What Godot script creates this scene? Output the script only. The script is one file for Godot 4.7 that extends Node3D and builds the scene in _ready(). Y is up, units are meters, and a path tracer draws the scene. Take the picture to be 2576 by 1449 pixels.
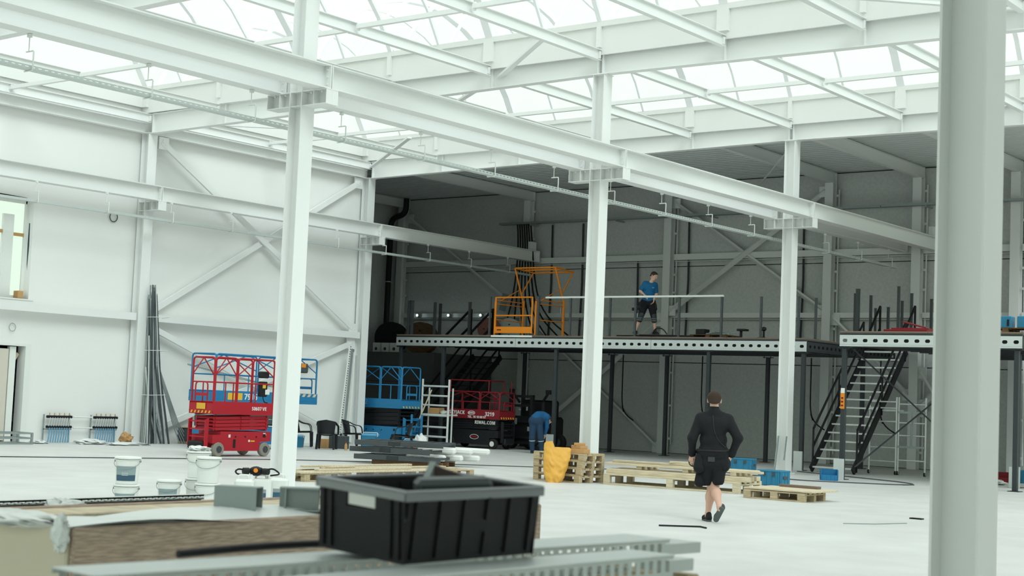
extends Node3D
# A steel-framed hall under construction. x runs along the roof frames, -z along the crane girders, y up, metres.

const FZ := [-34.855, -26.105, -17.355, -8.605, 0.145, 8.895]   # roof frames
const COLX := -18.0
const WALLX := -33.15
const BACKZ := -43.62
var counts := {}
var M := {}

# ---------- naming and nodes
func numbered(parent: Node, called: String) -> String:
	var k := str(parent.get_instance_id()) + called
	counts[k] = counts.get(k, -1) + 1
	return called if counts[k] == 0 else "%s_%03d" % [called, counts[k]]

func put(o: Node3D, called: String, parent: Node = self) -> Node3D:
	o.name = numbered(parent, called)
	parent.add_child(o)
	return o

func tag(o: Node3D, label: String, category := "", group := "", kind := "") -> Node3D:
	if label: o.set_meta("label", label)
	if category: o.set_meta("category", category)
	if group: o.set_meta("group", group)
	if kind: o.set_meta("kind", kind)
	return o

func thing(called: String, label: String, category: String, at := Vector3.ZERO, turn := 0.0, group := "") -> Node3D:
	var o := put(Node3D.new(), called)
	o.position = at
	o.rotation.y = turn
	return tag(o, label, category, group)

func obj(called: String, shape, m: Material, parent: Node = self) -> MeshInstance3D:
	var o := MeshInstance3D.new()
	o.mesh = shape.commit() if shape is SurfaceTool else shape
	o.material_override = m
	put(o, called, parent)
	return o

func struct(called: String, shape, m: Material) -> MeshInstance3D:
	var o := obj(called, shape, m)
	o.set_meta("kind", "structure")
	return o

func dup(src: Node3D, at: Vector3, turn: float, label: String, group := "") -> Node3D:
	var base := String(src.name).rstrip("0123456789").rstrip("_")
	var o: Node3D = src.duplicate()
	put(o, base)
	o.position = at
	o.rotation = Vector3(0, turn, 0)
	o.set_meta("label", label)
	if group: o.set_meta("group", group)
	return o

# ---------- shapes
func st() -> SurfaceTool:
	var s := SurfaceTool.new()
	s.begin(Mesh.PRIMITIVE_TRIANGLES)
	return s

func tri(s: SurfaceTool, a: Vector3, b: Vector3, c: Vector3) -> void:
	s.set_normal((c - a).cross(b - a).normalized())
	for v in [a, b, c]: s.add_vertex(v)

func quad(s: SurfaceTool, a: Vector3, b: Vector3, c: Vector3, d: Vector3) -> void:
	s.set_normal((c - a).cross(b - a).normalized())
	for v in [a, b, c, a, c, d]: s.add_vertex(v)

func hexa(s: SurfaceTool, p: Array) -> void:   # 8 corners: bottom ring 0..3 counter-clockwise from above, top ring 4..7
	quad(s, p[4], p[7], p[6], p[5])
	quad(s, p[0], p[1], p[2], p[3])
	for i in 4:
		var j := (i + 1) % 4
		quad(s, p[i], p[i + 4], p[j + 4], p[j])

func bx(s: SurfaceTool, c: Vector3, z: Vector3, b := Basis.IDENTITY) -> void:
	var h := z / 2
	var p := []
	for y in [-h.y, h.y]:
		for q in [[-1, 1], [1, 1], [1, -1], [-1, -1]]:
			p.append(c + b * Vector3(q[0] * h.x, y, q[1] * h.z))
	hexa(s, p)

func box2(s: SurfaceTool, lo: Vector3, hi: Vector3) -> void:
	bx(s, (lo + hi) / 2, (hi - lo).abs())

func along(a: Vector3, b: Vector3, up := Vector3.UP) -> Basis:   # x along a-b, y near up
	var x := (b - a).normalized()
	if absf(x.dot(up)) > 0.98: up = Vector3(0, 0, 1) if absf(x.z) < 0.9 else Vector3(1, 0, 0)
	var z := x.cross(up).normalized()
	return Basis(x, z.cross(x), z)

func bar(s: SurfaceTool, a: Vector3, b: Vector3, w: float, h: float, up := Vector3.UP) -> void:
	bx(s, (a + b) / 2, Vector3(a.distance_to(b), h, w), along(a, b, up))

func ibeam(s: SurfaceTool, a: Vector3, b: Vector3, h: float, w: float, tf := 0.016, tw := 0.012, up := Vector3.UP) -> void:
	var B := along(a, b, up)
	var c := (a + b) / 2
	var l := a.distance_to(b)
	bx(s, c, Vector3(l, h - 2 * tf, tw), B)
	for k in [-1, 1]:
		bx(s, c + B.y * k * (h - tf) / 2, Vector3(l, tf, w), B)

func cham(s: SurfaceTool, c: Vector3, z: Vector3, r: float, b := Basis.IDENTITY) -> void:   # box with chamfered edges
	var h := z / 2
	r = minf(r, minf(h.x, minf(h.y, h.z)) * 0.9)
	var P := func(x, y, k, ax): 
		var v := Vector3(x * (h.x - (0.0 if ax == 0 else r)), y * (h.y - (0.0 if ax == 1 else r)), k * (h.z - (0.0 if ax == 2 else r)))
		return c + b * v
	var out := func(pts: Array):
		var mid := Vector3.ZERO
		for p in pts: mid += p
		mid /= pts.size()
		var n: Vector3 = (pts[2] - pts[0]).cross(pts[1] - pts[0])
		if n.dot(mid - c) < 0: pts.reverse()
		if pts.size() == 4: quad(s, pts[0], pts[1], pts[2], pts[3])
		else: tri(s, pts[0], pts[1], pts[2])
	for k in [-1, 1]:
		out.call([P.call(k, -1, -1, 0), P.call(k, 1, -1, 0), P.call(k, 1, 1, 0), P.call(k, -1, 1, 0)])
		out.call([P.call(-1, k, -1, 1), P.call(1, k, -1, 1), P.call(1, k, 1, 1), P.call(-1, k, 1, 1)])
		out.call([P.call(-1, -1, k, 2), P.call(1, -1, k, 2), P.call(1, 1, k, 2), P.call(-1, 1, k, 2)])
		for j in [-1, 1]:
			out.call([P.call(k, j, -1, 0), P.call(k, j, 1, 0), P.call(k, j, 1, 1), P.call(k, j, -1, 1)])
			out.call([P.call(k, -1, j, 0), P.call(k, 1, j, 0), P.call(k, 1, j, 2), P.call(k, -1, j, 2)])
			out.call([P.call(-1, k, j, 1), P.call(1, k, j, 1), P.call(1, k, j, 2), P.call(-1, k, j, 2)])
			for i in [-1, 1]:
				out.call([P.call(k, j, i, 0), P.call(k, j, i, 1), P.call(k, j, i, 2)])

func ring(c: Vector3, B: Basis, r: float, n: int) -> Array:   # circle in the y-z plane of B
	var o := []
	for i in n:
		var t := TAU * i / n
		o.append(c + B.y * cos(t) * r + B.z * sin(t) * r)
	return o

func skin(s: SurfaceTool, rings: Array, centres: Array, cap := true, closed := false) -> void:
	var m := rings.size()
	for k in (m if closed else m - 1):
		var k2 := (k + 1) % m
		var A: Array = rings[k]
		var Bq: Array = rings[k2]
		var n := A.size()
		for i in n:
			var j := (i + 1) % n
			var vs := [A[i], Bq[i], Bq[j], A[i], Bq[j], A[j]]
			var cs := [k, k2, k2, k, k2, k]
			for q in 6:
				var nn: Vector3 = vs[q] - centres[cs[q]]
				s.set_normal(nn.normalized())
				s.add_vertex(vs[q])
	if cap and not closed:
		for e in [0, m - 1]:
			var A: Array = rings[e]
			for i in A.size():
				var j := (i + 1) % A.size()
				if e == 0: tri(s, centres[0], A[i], A[j])
				else: tri(s, centres[e], A[j], A[i])

func tube(s: SurfaceTool, pts: Array, r: float, n := 8, r2 := -1.0) -> void:
	var rings := []
	var up := Vector3.UP
	for i in pts.size():
		var d: Vector3 = pts[mini(i + 1, pts.size() - 1)] - pts[maxi(i - 1, 0)]
		if i == 0 and absf(d.normalized().y) > 0.9: up = Vector3(0.3, 0, 1).normalized()
		var x := d.normalized()
		var z := x.cross(up)
		if z.length() < 0.05: z = x.cross(Vector3(1, 0, 0.2))
		z = z.normalized()
		var y := z.cross(x)
		up = y
		rings.append(ring(pts[i], Basis(x, y, z), r if r2 < 0 else lerpf(r, r2, float(i) / (pts.size() - 1)), n))
	skin(s, rings, pts)

func cyl(s: SurfaceTool, a: Vector3, b: Vector3, r: float, n := 12, r2 := -1.0) -> void:
	tube(s, [a, b], r, n, r if r2 < 0 else r2)

func lathe(s: SurfaceTool, prof: Array, n: int, xf := Transform3D.IDENTITY) -> void:   # prof: Vector2(radius, y), turned round y; outer wall going up
	for k in prof.size() - 1:
		var a: Vector2 = prof[k]
		var b: Vector2 = prof[k + 1]
		var nn := Vector2(b.y - a.y, a.x - b.x).normalized()
		for i in n:
			var t0 := TAU * i / n
			var t1 := TAU * (i + 1) / n
			var f := func(q: Vector2, t): return xf * Vector3(q.x * cos(t), q.y, q.x * sin(t))
			var g := func(t): return (xf.basis * Vector3(nn.x * cos(t), nn.y, nn.x * sin(t))).normalized()
			for q in [[a, t0], [b, t1], [b, t0], [a, t0], [a, t1], [b, t1]]:
				s.set_normal(g.call(q[1]))
				s.add_vertex(f.call(q[0], q[1]))

func prism(s: SurfaceTool, poly: PackedVector2Array, d: float, xf := Transform3D.IDENTITY) -> void:   # outline in x-y, thickness d along z, centred
	if Geometry2D.is_polygon_clockwise(poly): poly.reverse()
	var t := Geometry2D.triangulate_polygon(poly)
	var f := func(i, z): return xf * Vector3(poly[i].x, poly[i].y, z)
	for k in range(0, t.size(), 3):
		var a: Vector2 = poly[t[k]]
		var b: Vector2 = poly[t[k + 1]]
		var c: Vector2 = poly[t[k + 2]]
		var ccw := (b - a).cross(c - a) > 0
		var q := [t[k], t[k + 1], t[k + 2]] if ccw else [t[k], t[k + 2], t[k + 1]]
		tri(s, f.call(q[0], d / 2), f.call(q[2], d / 2), f.call(q[1], d / 2))
		tri(s, f.call(q[0], -d / 2), f.call(q[1], -d / 2), f.call(q[2], -d / 2))
	for i in poly.size():
		var j := (i + 1) % poly.size()
		quad(s, f.call(i, -d / 2), f.call(i, d / 2), f.call(j, d / 2), f.call(j, -d / 2))

func bent(pts: Array, r: float, n := 5) -> Array:   # a polyline with its corners rounded
	var o := [pts[0]]
	for i in range(1, pts.size() - 1):
		var p: Vector3 = pts[i]
		var a: Vector3 = p + (pts[i - 1] - p).limit_length(r)
		var b: Vector3 = p + (pts[i + 1] - p).limit_length(r)
		for k in n + 1:
			var t := float(k) / n
			o.append(a.lerp(p, t).lerp(p.lerp(b, t), t))
	o.append(pts[-1])
	return o

func words(text: String, size: float, m: Material, parent: Node, at: Transform3D, called := "lettering", bold := true) -> void:
	var t := TextMesh.new()
	var f := SystemFont.new()
	f.font_names = PackedStringArray(["Droid Sans"])
	f.font_weight = 700 if bold else 400
	t.font = f
	t.text = text
	t.font_size = 32
	t.pixel_size = size / 24.0
	t.depth = 0.004
	t.curve_step = 4.0
	var o := MeshInstance3D.new()
	o.mesh = t
	o.material_override = m
	put(o, called, parent)
	o.transform = at

# ---------- materials
func paint(key: String, hexed: String, rough := 0.6, metal := 0.0, spec := 0.4) -> StandardMaterial3D:
	var m := StandardMaterial3D.new()
	m.resource_name = key
	m.albedo_color = Color(hexed)
	m.roughness = rough
	m.metallic = metal
	m.metallic_specular = spec
	M[key] = m
	return m

func speckle(m: StandardMaterial3D, freq: float, lo: float, hi: float, scale: float, seed_ := 1, oct := 5, stretch := Vector3.ONE, relief := 0.0) -> StandardMaterial3D:
	var n := FastNoiseLite.new()
	n.noise_type = FastNoiseLite.TYPE_SIMPLEX_SMOOTH
	n.frequency = freq
	n.fractal_octaves = oct
	n.seed = seed_
	var t := NoiseTexture2D.new()
	t.width = 512
	t.height = 512
	t.seamless = true
	t.noise = n
	var g := Gradient.new()
	g.set_color(0, Color(lo, lo, lo))
	g.set_color(1, Color(hi, hi, hi))
	t.color_ramp = g
	m.albedo_texture = t
	m.uv1_triplanar = true
	m.uv1_world_triplanar = true
	m.uv1_scale = stretch * scale
	if relief > 0.0:
		var u := NoiseTexture2D.new()
		u.width = 512
		u.height = 512
		u.seamless = true
		u.noise = n
		u.as_normal_map = true
		u.bump_strength = 4.0
		m.normal_enabled = true
		m.normal_texture = u
		m.normal_scale = relief
	return m

func surf(s: SurfaceTool, P: Callable, U: int, V: int, wrap := true) -> void:   # smooth grid surface, wound so that U runs anticlockwise seen from above and V upwards
	var pts := []
	for i in U + 1:
		var col := []
		for j in V + 1: col.append(P.call(i, j))
		pts.append(col)
	var nrm := func(i: int, j: int) -> Vector3:
		var i0 := (i - 1 + U) % U if wrap else maxi(i - 1, 0)
		var i1 := (i + 1) % U if wrap else mini(i + 1, U)
		var du: Vector3 = pts[i1][j] - pts[i0][j]
		var dv: Vector3 = pts[i][mini(j + 1, V)] - pts[i][maxi(j - 1, 0)]
		var n := dv.cross(du)
		return n.normalized() if n.length() > 1e-9 else Vector3(0, 1.0 if j > V / 2 else -1.0, 0)
	for i in U:
		for j in V:
			for q in [[i, j], [i + 1, j + 1], [i, j + 1], [i, j], [i + 1, j], [i + 1, j + 1]]:
				s.set_normal(nrm.call(q[0] % U if wrap else q[0], q[1]))
				s.add_vertex(pts[q[0]][q[1]])

func _ready() -> void:
	# ----- camera, sky and exposure
	var cam := Camera3D.new()
	cam.name = "camera"
	var att := CameraAttributesPhysical.new()
	att.frustum_focal_length = 62.79
	att.frustum_focus_distance = 26.0
	att.frustum_near = 0.1
	att.frustum_far = 400.0
	att.exposure_aperture = 5.0
	cam.attributes = att
	add_child(cam)
	cam.transform = Transform3D(Basis(Vector3.UP, 0.6587) * Basis(Vector3.RIGHT, 0.0731) * Basis(Vector3.BACK, 0.0417), Vector3(0, 1.6165, 0))
	cam.current = true
	var env := Environment.new()
	env.background_mode = Environment.BG_SKY
	var sky := Sky.new()
	var sm := ProceduralSkyMaterial.new()
	sm.sky_top_color = Color(0.87, 0.888, 0.89)
	sm.sky_horizon_color = Color(0.61, 0.682, 0.612)
	sm.sky_curve = 0.6
	sm.sky_energy_multiplier = 1.0
	sm.ground_bottom_color = Color(0.55, 0.58, 0.55)
	sm.ground_horizon_color = Color(0.6, 0.63, 0.6)
	sm.sun_angle_max = 0.1
	sky.sky_material = sm
	env.sky = sky
	env.background_energy_multiplier = 1.0
	env.tonemap_mode = Environment.TONE_MAPPER_LINEAR
	env.tonemap_exposure = 2.42
	env.sdfgi_enabled = true
	env.ssao_enabled = true
	env.ssil_enabled = true
	var we := WorldEnvironment.new()
	we.name = "environment"
	we.environment = env
	add_child(we)
	var sun := DirectionalLight3D.new()      # hazy sun behind thin cloud
	sun.name = "sun"
	sun.light_color = Color(0.95, 1.0, 1.0)
	sun.light_energy = 0.26
	sun.light_angular_distance = 28.0
	sun.shadow_enabled = true
	add_child(sun)
	sun.look_at_from_position(Vector3(20, 19, 10), Vector3.ZERO)
	materials()
	setting()
	openings()
	steel()
	services()
	mezzanines()
	machines()
	clutter()
	foreground()
	people()

func materials() -> void:
	speckle(paint("floor", "d8dad6", 0.5), 0.012, 0.93, 1.0, 0.12, 3, 6)
	paint("wall", "eeefec", 0.8)
	paint("steel", "ebedeb", 0.5)
	paint("greysteel", "e4e7e5", 0.5)
	speckle(paint("concrete", "d6d9d7", 0.9), 0.05, 0.93, 1.0, 0.3, 5, 4)
	paint("kerb", "e6e7e4", 0.7)
	paint("deck", "d6dcda", 0.6)
	paint("rib", "f0f0f2", 0.6)
	paint("darkgap", "3a3a38", 0.9)
	var g := paint("pane", "f0f6f0", 0.15)
	g.transparency = BaseMaterial3D.TRANSPARENCY_ALPHA
	g.albedo_color.a = 0.08
	paint("ground", "8d918c", 0.9)
	paint("white", "e8ebe6", 0.6)
	paint("galv", "ccd3d1", 0.42, 0.3)
	paint("galvdull", "9aa4a3", 0.5, 0.4)
	paint("alu", "d6dbd8", 0.35, 0.3)
	paint("black", "191a1d", 0.55)
	speckle(paint("blackplastic", "1d1e22", 0.45), 0.05, 0.75, 1.0, 2.0, 8)
	paint("anthracite", "34393c", 0.5)
	paint("graphite", "4a5052", 0.5)
	paint("rubber", "22211f", 0.85)
	paint("tyre", "8f8b82", 0.85)
	paint("red", "b01f2d", 0.45)
	paint("darkred", "7d1a24", 0.5)
	paint("blue", "2879a8", 0.45)
	paint("boxblue", "2f7d9f", 0.5)
	paint("paleblue", "5fa3cc", 0.5)
	paint("orange", "e98a1d", 0.5)
	paint("yellow", "e2b33a", 0.55)
	paint("labelwhite", "e6e6e2", 0.6)
	paint("screen", "3b4a58", 0.4)
	speckle(paint("wood", "d8c4a0", 0.75), 0.02, 0.72, 1.0, 0.9, 11, 4, Vector3(0.3, 4.0, 2.0))
	speckle(paint("woodpale", "e6d8ba", 0.75), 0.02, 0.8, 1.0, 0.9, 12, 4, Vector3(0.3, 4.0, 2.0))
	speckle(paint("wooddark", "8a6b4c", 0.8), 0.02, 0.6, 1.0, 0.9, 13, 4, Vector3(0.3, 4.0, 2.0))
	speckle(paint("plywood", "cfb8a4", 0.7), 0.02, 0.72, 1.0, 0.8, 14, 5, Vector3(4.0, 9.0, 0.9))
	paint("board", "7a6a5c", 0.8)
	paint("card", "c49a68", 0.85)
	paint("foil", "e6ebe8", 0.3)
	paint("foam", "eceeea", 0.8)
	paint("sack", "e3ab4c", 0.5)
	paint("skin", "d2a995", 0.6)
	paint("hair", "3a2c23", 0.8)
	speckle(paint("shirtblack", "1b1c20", 0.85), 0.06, 0.8, 1.0, 3.0, 21)
	paint("shortsblack", "15161a", 0.85)
	paint("shirtblue", "17608f", 0.8)
	paint("overall", "1f5a86", 0.85)
	paint("overalldark", "27405a", 0.85)
	paint("shoe", "3d4246", 0.75)
	paint("shoedark", "1e2022", 0.75)
	paint("sole", "57605f", 0.7)

func setting() -> void:
	var s := st()
	box2(s, Vector3(-40.2, -0.3, -44.2), Vector3(6.3, 0, 9.4))
	struct("floor", s, M.floor)
	s = st()
	box2(s, Vector3(-160, -0.6, -160), Vector3(160, -0.35, 160))
	tag(struct("ground", s, M.ground), "")
	# left wall with its door and window openings
	s = st()
	var ly := 9.11
	var a := WALLX - 0.3
	var W := func(z0, z1, y0, y1): box2(s, Vector3(a, y0, z0), Vector3(WALLX, y1, z1))
	W.call(-35.0, -22.76, 0, ly)
	W.call(-22.76, -19.6, 2.42, 3.62)
	W.call(-22.76, -19.6, 6.14, ly)
	W.call(-21.5, -19.6, 0, 2.42)
	W.call(-19.6, 9.2, 0, ly)
	struct("wall_left", s, M.wall)
	# the last bay reaches further left
	s = st()
	box2(s, Vector3(-39.9, 0, -44.0), Vector3(-39.6, 9.3, -34.7))
	struct("wall_far_left", s, M.concrete)
	s = st()
	box2(s, Vector3(-39.9, 0, -34.98), Vector3(WALLX - 0.301, 9.6, -34.7))
	struct("wall_return", s, M.concrete)
	# the last bay ends on the right, outside the picture, at a gable that is still open
	s = st()
	for k in [[-44.0, -43.5], [-35.2, -34.98]]: box2(s, Vector3(-11.5, 0, k[0]), Vector3(-11.2, 8.95, k[1]))
	box2(s, Vector3(-11.5, 8.95, -44.0), Vector3(-11.2, 9.3, -34.98))
	struct("wall_gateway", s, M.wall)
	s = st()
	box2(s, Vector3(-11.2, 0, -35.1), Vector3(6.3, 9.11, -34.98))
	struct("wall_return_right", s, M.wall)
	# right wall and front wall: the cladding is not up yet, daylight comes in between the posts
	s = st()
	for z in [-34.9, -26.1, -17.35, -8.6, 0.15, 9.0]:
		box2(s, Vector3(6.0, 0, z - 0.2), Vector3(6.3, 8.7, z + 0.2))
	box2(s, Vector3(6.0, 8.7, -35.0), Vector3(6.3, 9.1, 9.2))
	box2(s, Vector3(6.02, 0, -19.0), Vector3(6.28, 8.7, 9.2))
	struct("wall_right", s, M.wall)
	s = st()
	for x in [-33.3, -25.5, -18.0, -10.5, -3.0, 6.1]:
		box2(s, Vector3(x - 0.2, 0, 9.2), Vector3(x + 0.2, 8.7, 9.5))
	box2(s, Vector3(-33.5, 8.7, 9.2), Vector3(6.3, 9.6, 9.5))
	struct("wall_front", s, M.wall)
	back_wall()
	deck(-43.9, -34.72)
	deck(FZ[4] + 0.1, 9.3)
	for i in range(0, 4):
		skylight(FZ[i], FZ[i + 1], i, 6.0 if i < 3 else -3.0)
	var s2 := st()
	box2(s2, Vector3(-2.9, 9.2, FZ[3] + 0.05), Vector3(6.3, 9.4, FZ[4] - 0.05))
	struct("ceiling", s2, M.deck)

func back_wall() -> void:
	var s := st()
	box2(s, Vector3(-39.9, 0, -44.0), Vector3(-11.2, 9.6, -43.72))
	var w := struct("wall_back", s, M.darkgap)
	var xs := [-39.6, -36.0, -33.0, -30.0, -27.0, -24.0, -21.0, -18.0, -15.0, -11.5]
	var ys := [0.0, 3.05, 6.3, 9.15]
	for i in range(0, xs.size() - 1, 2):
		for j in 3:
			var p := st()
			var x1: float = xs[mini(i + 2, xs.size() - 1)]
			cham(p, Vector3((xs[i] + x1) / 2, (ys[j] + ys[j + 1]) / 2, -43.7), Vector3(x1 - xs[i] - 0.02, ys[j + 1] - ys[j] - 0.025, 0.16), 0.008)
			obj("panel", p, M.concrete, w)

func deck(zb: float, zf: float) -> void:
	var w := struct("ceiling", null_shape(Vector3(-39.9 if zb < -40 else -33.5, 9.34, zb - 0.1), Vector3(-11.2 if zb < -40 else 6.3, 9.5, zf)), M.deck)
	var xs := [-39.6, -33.0, -27.0, -21.0, -15.0, -11.5, -3.0, 3.0, 6.0]
	for i in xs.size() - 1:
		if (i == 0 and zb > -40) or (xs[i] > -12.0 and zb < -40): continue
		var s := st()
		var z := zf
		while z > zb + 0.3:
			var p := [Vector2(0, 9.18), Vector2(-0.12, 9.18), Vector2(-0.16, 9.3), Vector2(-0.26, 9.3), Vector2(-0.30, 9.18)]
			for k in 4:
				var A: Vector2 = p[k]
				var B: Vector2 = p[k + 1]
				quad(s, Vector3(xs[i], A.y, z + A.x), Vector3(xs[i + 1], A.y, z + A.x), Vector3(xs[i + 1], B.y, z + B.x), Vector3(xs[i], B.y, z + B.x))
			z -= 0.30
		obj("deck_sheet", s, M.deck, w)

func null_shape(lo: Vector3, hi: Vector3) -> SurfaceTool:
	var s := st()
	box2(s, lo, hi)
	return s

func skylight(z0: float, z1: float, k: int, xend: float) -> void:
	var w := struct("ceiling", kerb_shape(z0, z1), M.kerb)
	var lip := st()
	var a := z0 + 0.14
	var b := z1 - 0.14
	for z in [a, b]:
		box2(lip, Vector3(WALLX + 0.05, 9.56, z - 0.06), Vector3(11.9, 9.68, z + 0.06))
	obj("kerb_lip", lip, M.kerb, w)
	var c := (a + b) / 2
	var half := (b - a) / 2
	var rise := 2.6
	var R := (half * half + rise * rise) / (2 * rise)
	var th := asin(half / R)
	var arc := func(x: float, t: float, d := 0.0): return Vector3(x, 9.68 + rise - R + (R + d) * cos(t), c + (R + d) * sin(t))
	var n := 12
	var x := -33.0
	var i := 0
	while x < xend - 0.1:
		var s := st()
		var wd := 0.11 if i % 2 == 0 else 0.06
		if i % 4 == 0: wd = 0.2
		for j in n:
			var t0 := -th + 2 * th * j / n
			var t1 := -th + 2 * th * (j + 1) / n
			var P := func(xx, t, d): return arc.call(xx, t, d)
			hexa(s, [P.call(x - wd / 2, t1, -0.06), P.call(x + wd / 2, t1, -0.06), P.call(x + wd / 2, t0, -0.06), P.call(x - wd / 2, t0, -0.06), P.call(x - wd / 2, t1, 0.0), P.call(x + wd / 2, t1, 0.0), P.call(x + wd / 2, t0, 0.0), P.call(x - wd / 2, t0, 0.0)])
		obj("rib", s, M.rib, w)
		if x + 1.5 <= xend:
			s = st()
			for j in n:
				var t0 := -th + 2 * th * j / n
				var t1 := -th + 2 * th * (j + 1) / n
				quad(s, arc.call(x, t0, 0.012), arc.call(x, t1, 0.012), arc.call(x + 1.5, t1, 0.012), arc.call(x + 1.5, t0, 0.012))
			obj("pane", s, M.pane, w)
		x += 1.5
		i += 1
	# end gables
	var e := st()
	for ex in [-33.1, xend + 0.05]:
		var poly := PackedVector2Array()
		for j in n + 1:
			var q: Vector3 = arc.call(0, -th + 2 * th * j / n, 0.0)
			poly.append(Vector2(q.z, q.y))
		prism(e, poly, 0.01, Transform3D(Basis(Vector3(0, 0, 1), Vector3.UP, Vector3(-1, 0, 0)), Vector3(ex, 0, 0)))
	obj("gable_pane", e, M.pane, w)

func kerb_shape(z0: float, z1: float) -> SurfaceTool:
	var s := st()
	for z in [z0 + 0.13, z1 - 0.13]:
		box2(s, Vector3(WALLX - 0.2, 8.96, z - 0.02), Vector3(6.2, 9.56, z + 0.02))
	for z in [z0, z1]:
		box2(s, Vector3(WALLX - 0.2, 9.6, z - 0.1), Vector3(6.2, 9.66, z + 0.1))
	for xx in [WALLX - 0.1, 6.1]:
		box2(s, Vector3(xx - 0.2, 9.115, z0 + 0.1), Vector3(xx + 0.2, 9.68, z1 - 0.1))
	var x := -33.0
	var i := 0
	while x < 6.0:
		var wd := 0.26 if i % 2 == 0 else 0.1
		for z in [z0 + 0.18, z1 - 0.18]:
			box2(s, Vector3(x - wd / 2, 9.115, z - 0.05), Vector3(x + wd / 2, 9.62, z + 0.05))
		x += 3.0
		i += 1
	return s

const ORD := ["first", "second", "third", "fourth", "fifth", "sixth", "seventh", "eighth", "ninth", "tenth", "eleventh", "twelfth", "thirteenth", "fourteenth", "fifteenth", "sixteenth", "seventeenth", "eighteenth", "nineteenth", "twentieth"]

func openings() -> void:
	# window_1 in the left wall: frame, mullions, pane
	var s := st()
	var x := WALLX - 0.27
	for z in [-22.72, -19.64]: box2(s, Vector3(x - 0.03, 3.62, z - 0.04), Vector3(x + 0.03, 6.14, z + 0.04))
	for y in [3.66, 6.1]: box2(s, Vector3(x - 0.03, y - 0.04, -22.72), Vector3(x + 0.03, y + 0.04, -19.64))
	var w := struct("window_1", s, M.white)
	s = st()
	box2(s, Vector3(x - 0.005, 3.7, -22.68), Vector3(x + 0.005, 6.06, -19.68))
	obj("pane", s, M.pane, w)
	s = st()
	box2(s, Vector3(x - 0.05, 3.62, -22.36), Vector3(x + 0.04, 5.75, -22.06))
	obj("mullion", s, M.white, w)
	s = st()
	box2(s, Vector3(x - 0.04, 5.22, -22.68), Vector3(x + 0.02, 5.30, -22.36))
	box2(s, Vector3(x - 0.04, 5.26, -22.06), Vector3(x + 0.02, 5.34, -21.7))
	obj("crossbar", s, M.card, w)
	s = st()
	box2(s, Vector3(WALLX - 0.3, 3.585, -22.9), Vector3(WALLX + 0.02, 3.62, -19.5))
	obj("sill", s, M.white, w)
	# door_1: trim, half-open leaf, room behind
	s = st()
	for z in [[-22.92, -22.76], [-21.5, -21.34]]: box2(s, Vector3(WALLX, 0, z[0]), Vector3(WALLX + 0.03, 2.48, z[1]))
	box2(s, Vector3(WALLX, 2.42, -22.76), Vector3(WALLX + 0.03, 2.48, -21.5))
	var d := struct("door_1", s, M.white)
	s = st()
	cham(s, Vector3(-33.22, 1.19, -21.92), Vector3(0.05, 2.3, 0.82), 0.006)
	obj("leaf", s, paint("leaf", "d6cfc2", 0.7), d)
	s = st()
	box2(s, Vector3(-33.32, 0, -22.54), Vector3(-33.2, 2.4, -22.36))
	obj("door_post", s, M.white, d)
	s = st()
	for z in [-24.0, -20.5]: box2(s, Vector3(-36.0, 0, z - 0.05), Vector3(-33.46, 2.7, z + 0.05))
	box2(s, Vector3(-36.1, 0, -24.05), Vector3(-36.0, 2.7, -20.45))
	box2(s, Vector3(-36.1, 2.7, -24.05), Vector3(-33.46, 2.8, -20.45))
	struct("wall_side_room", s, paint("roomgrey", "8f918e", 0.9))
	var p := obj("brace_plank", st_bar(Vector3(-33.36, 2.24, -22.70), Vector3(-33.36, 1.86, -22.46), 0.03, 0.09), M.woodpale)
	tag(p, "pale wooden plank nailed diagonally across the top of the left doorway", "plank")
	s = st()
	cham(s, Vector3(-33.98, 1.30, -23.02), Vector3(0.02, 0.22, 0.2), 0.004, Basis(Vector3.UP, -0.7))
	var sg := obj("wall_sign", s, M.black)
	tag(sg, "small dark square sign with a pale ring inside the left doorway", "sign")
	s = st()
	var rr := []
	for k in 17: rr.append(Vector3(-33.965, 1.30, -23.005) + Basis(Vector3.UP, -0.7) * Vector3(0, sin(TAU * k / 16) * 0.07, cos(TAU * k / 16) * 0.06))
	tube(s, rr, 0.012, 6)
	obj("ring_print", s, paint("ringpink", "b58f86", 0.7), sg)
	s = st()
	for k in 5: tube(s, bent([Vector3(-33.9 + k * 0.03, 0.02, -22.9 + k * 0.03), Vector3(-33.8, 0.5 + k * 0.05, -22.75 + k * 0.01), Vector3(-33.75 - k * 0.02, 0.75 - k * 0.05, -22.95), Vector3(-33.8, 0.4, -23.1)], 0.15), 0.012, 5)
	tag(obj("loose_cables", s, M.galvdull), "loose grey cables sticking up from the floor inside the left doorway", "cables")

func st_bar(a: Vector3, b: Vector3, w: float, h: float) -> SurfaceTool:
	var s := st()
	bar(s, a, b, w, h)
	return s

func plate(parent: Node3D, called: String, c: Vector3, z: Vector3, m: Material) -> MeshInstance3D:
	var s := st()
	bx(s, c, z)
	return obj(called, s, m, parent)

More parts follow.
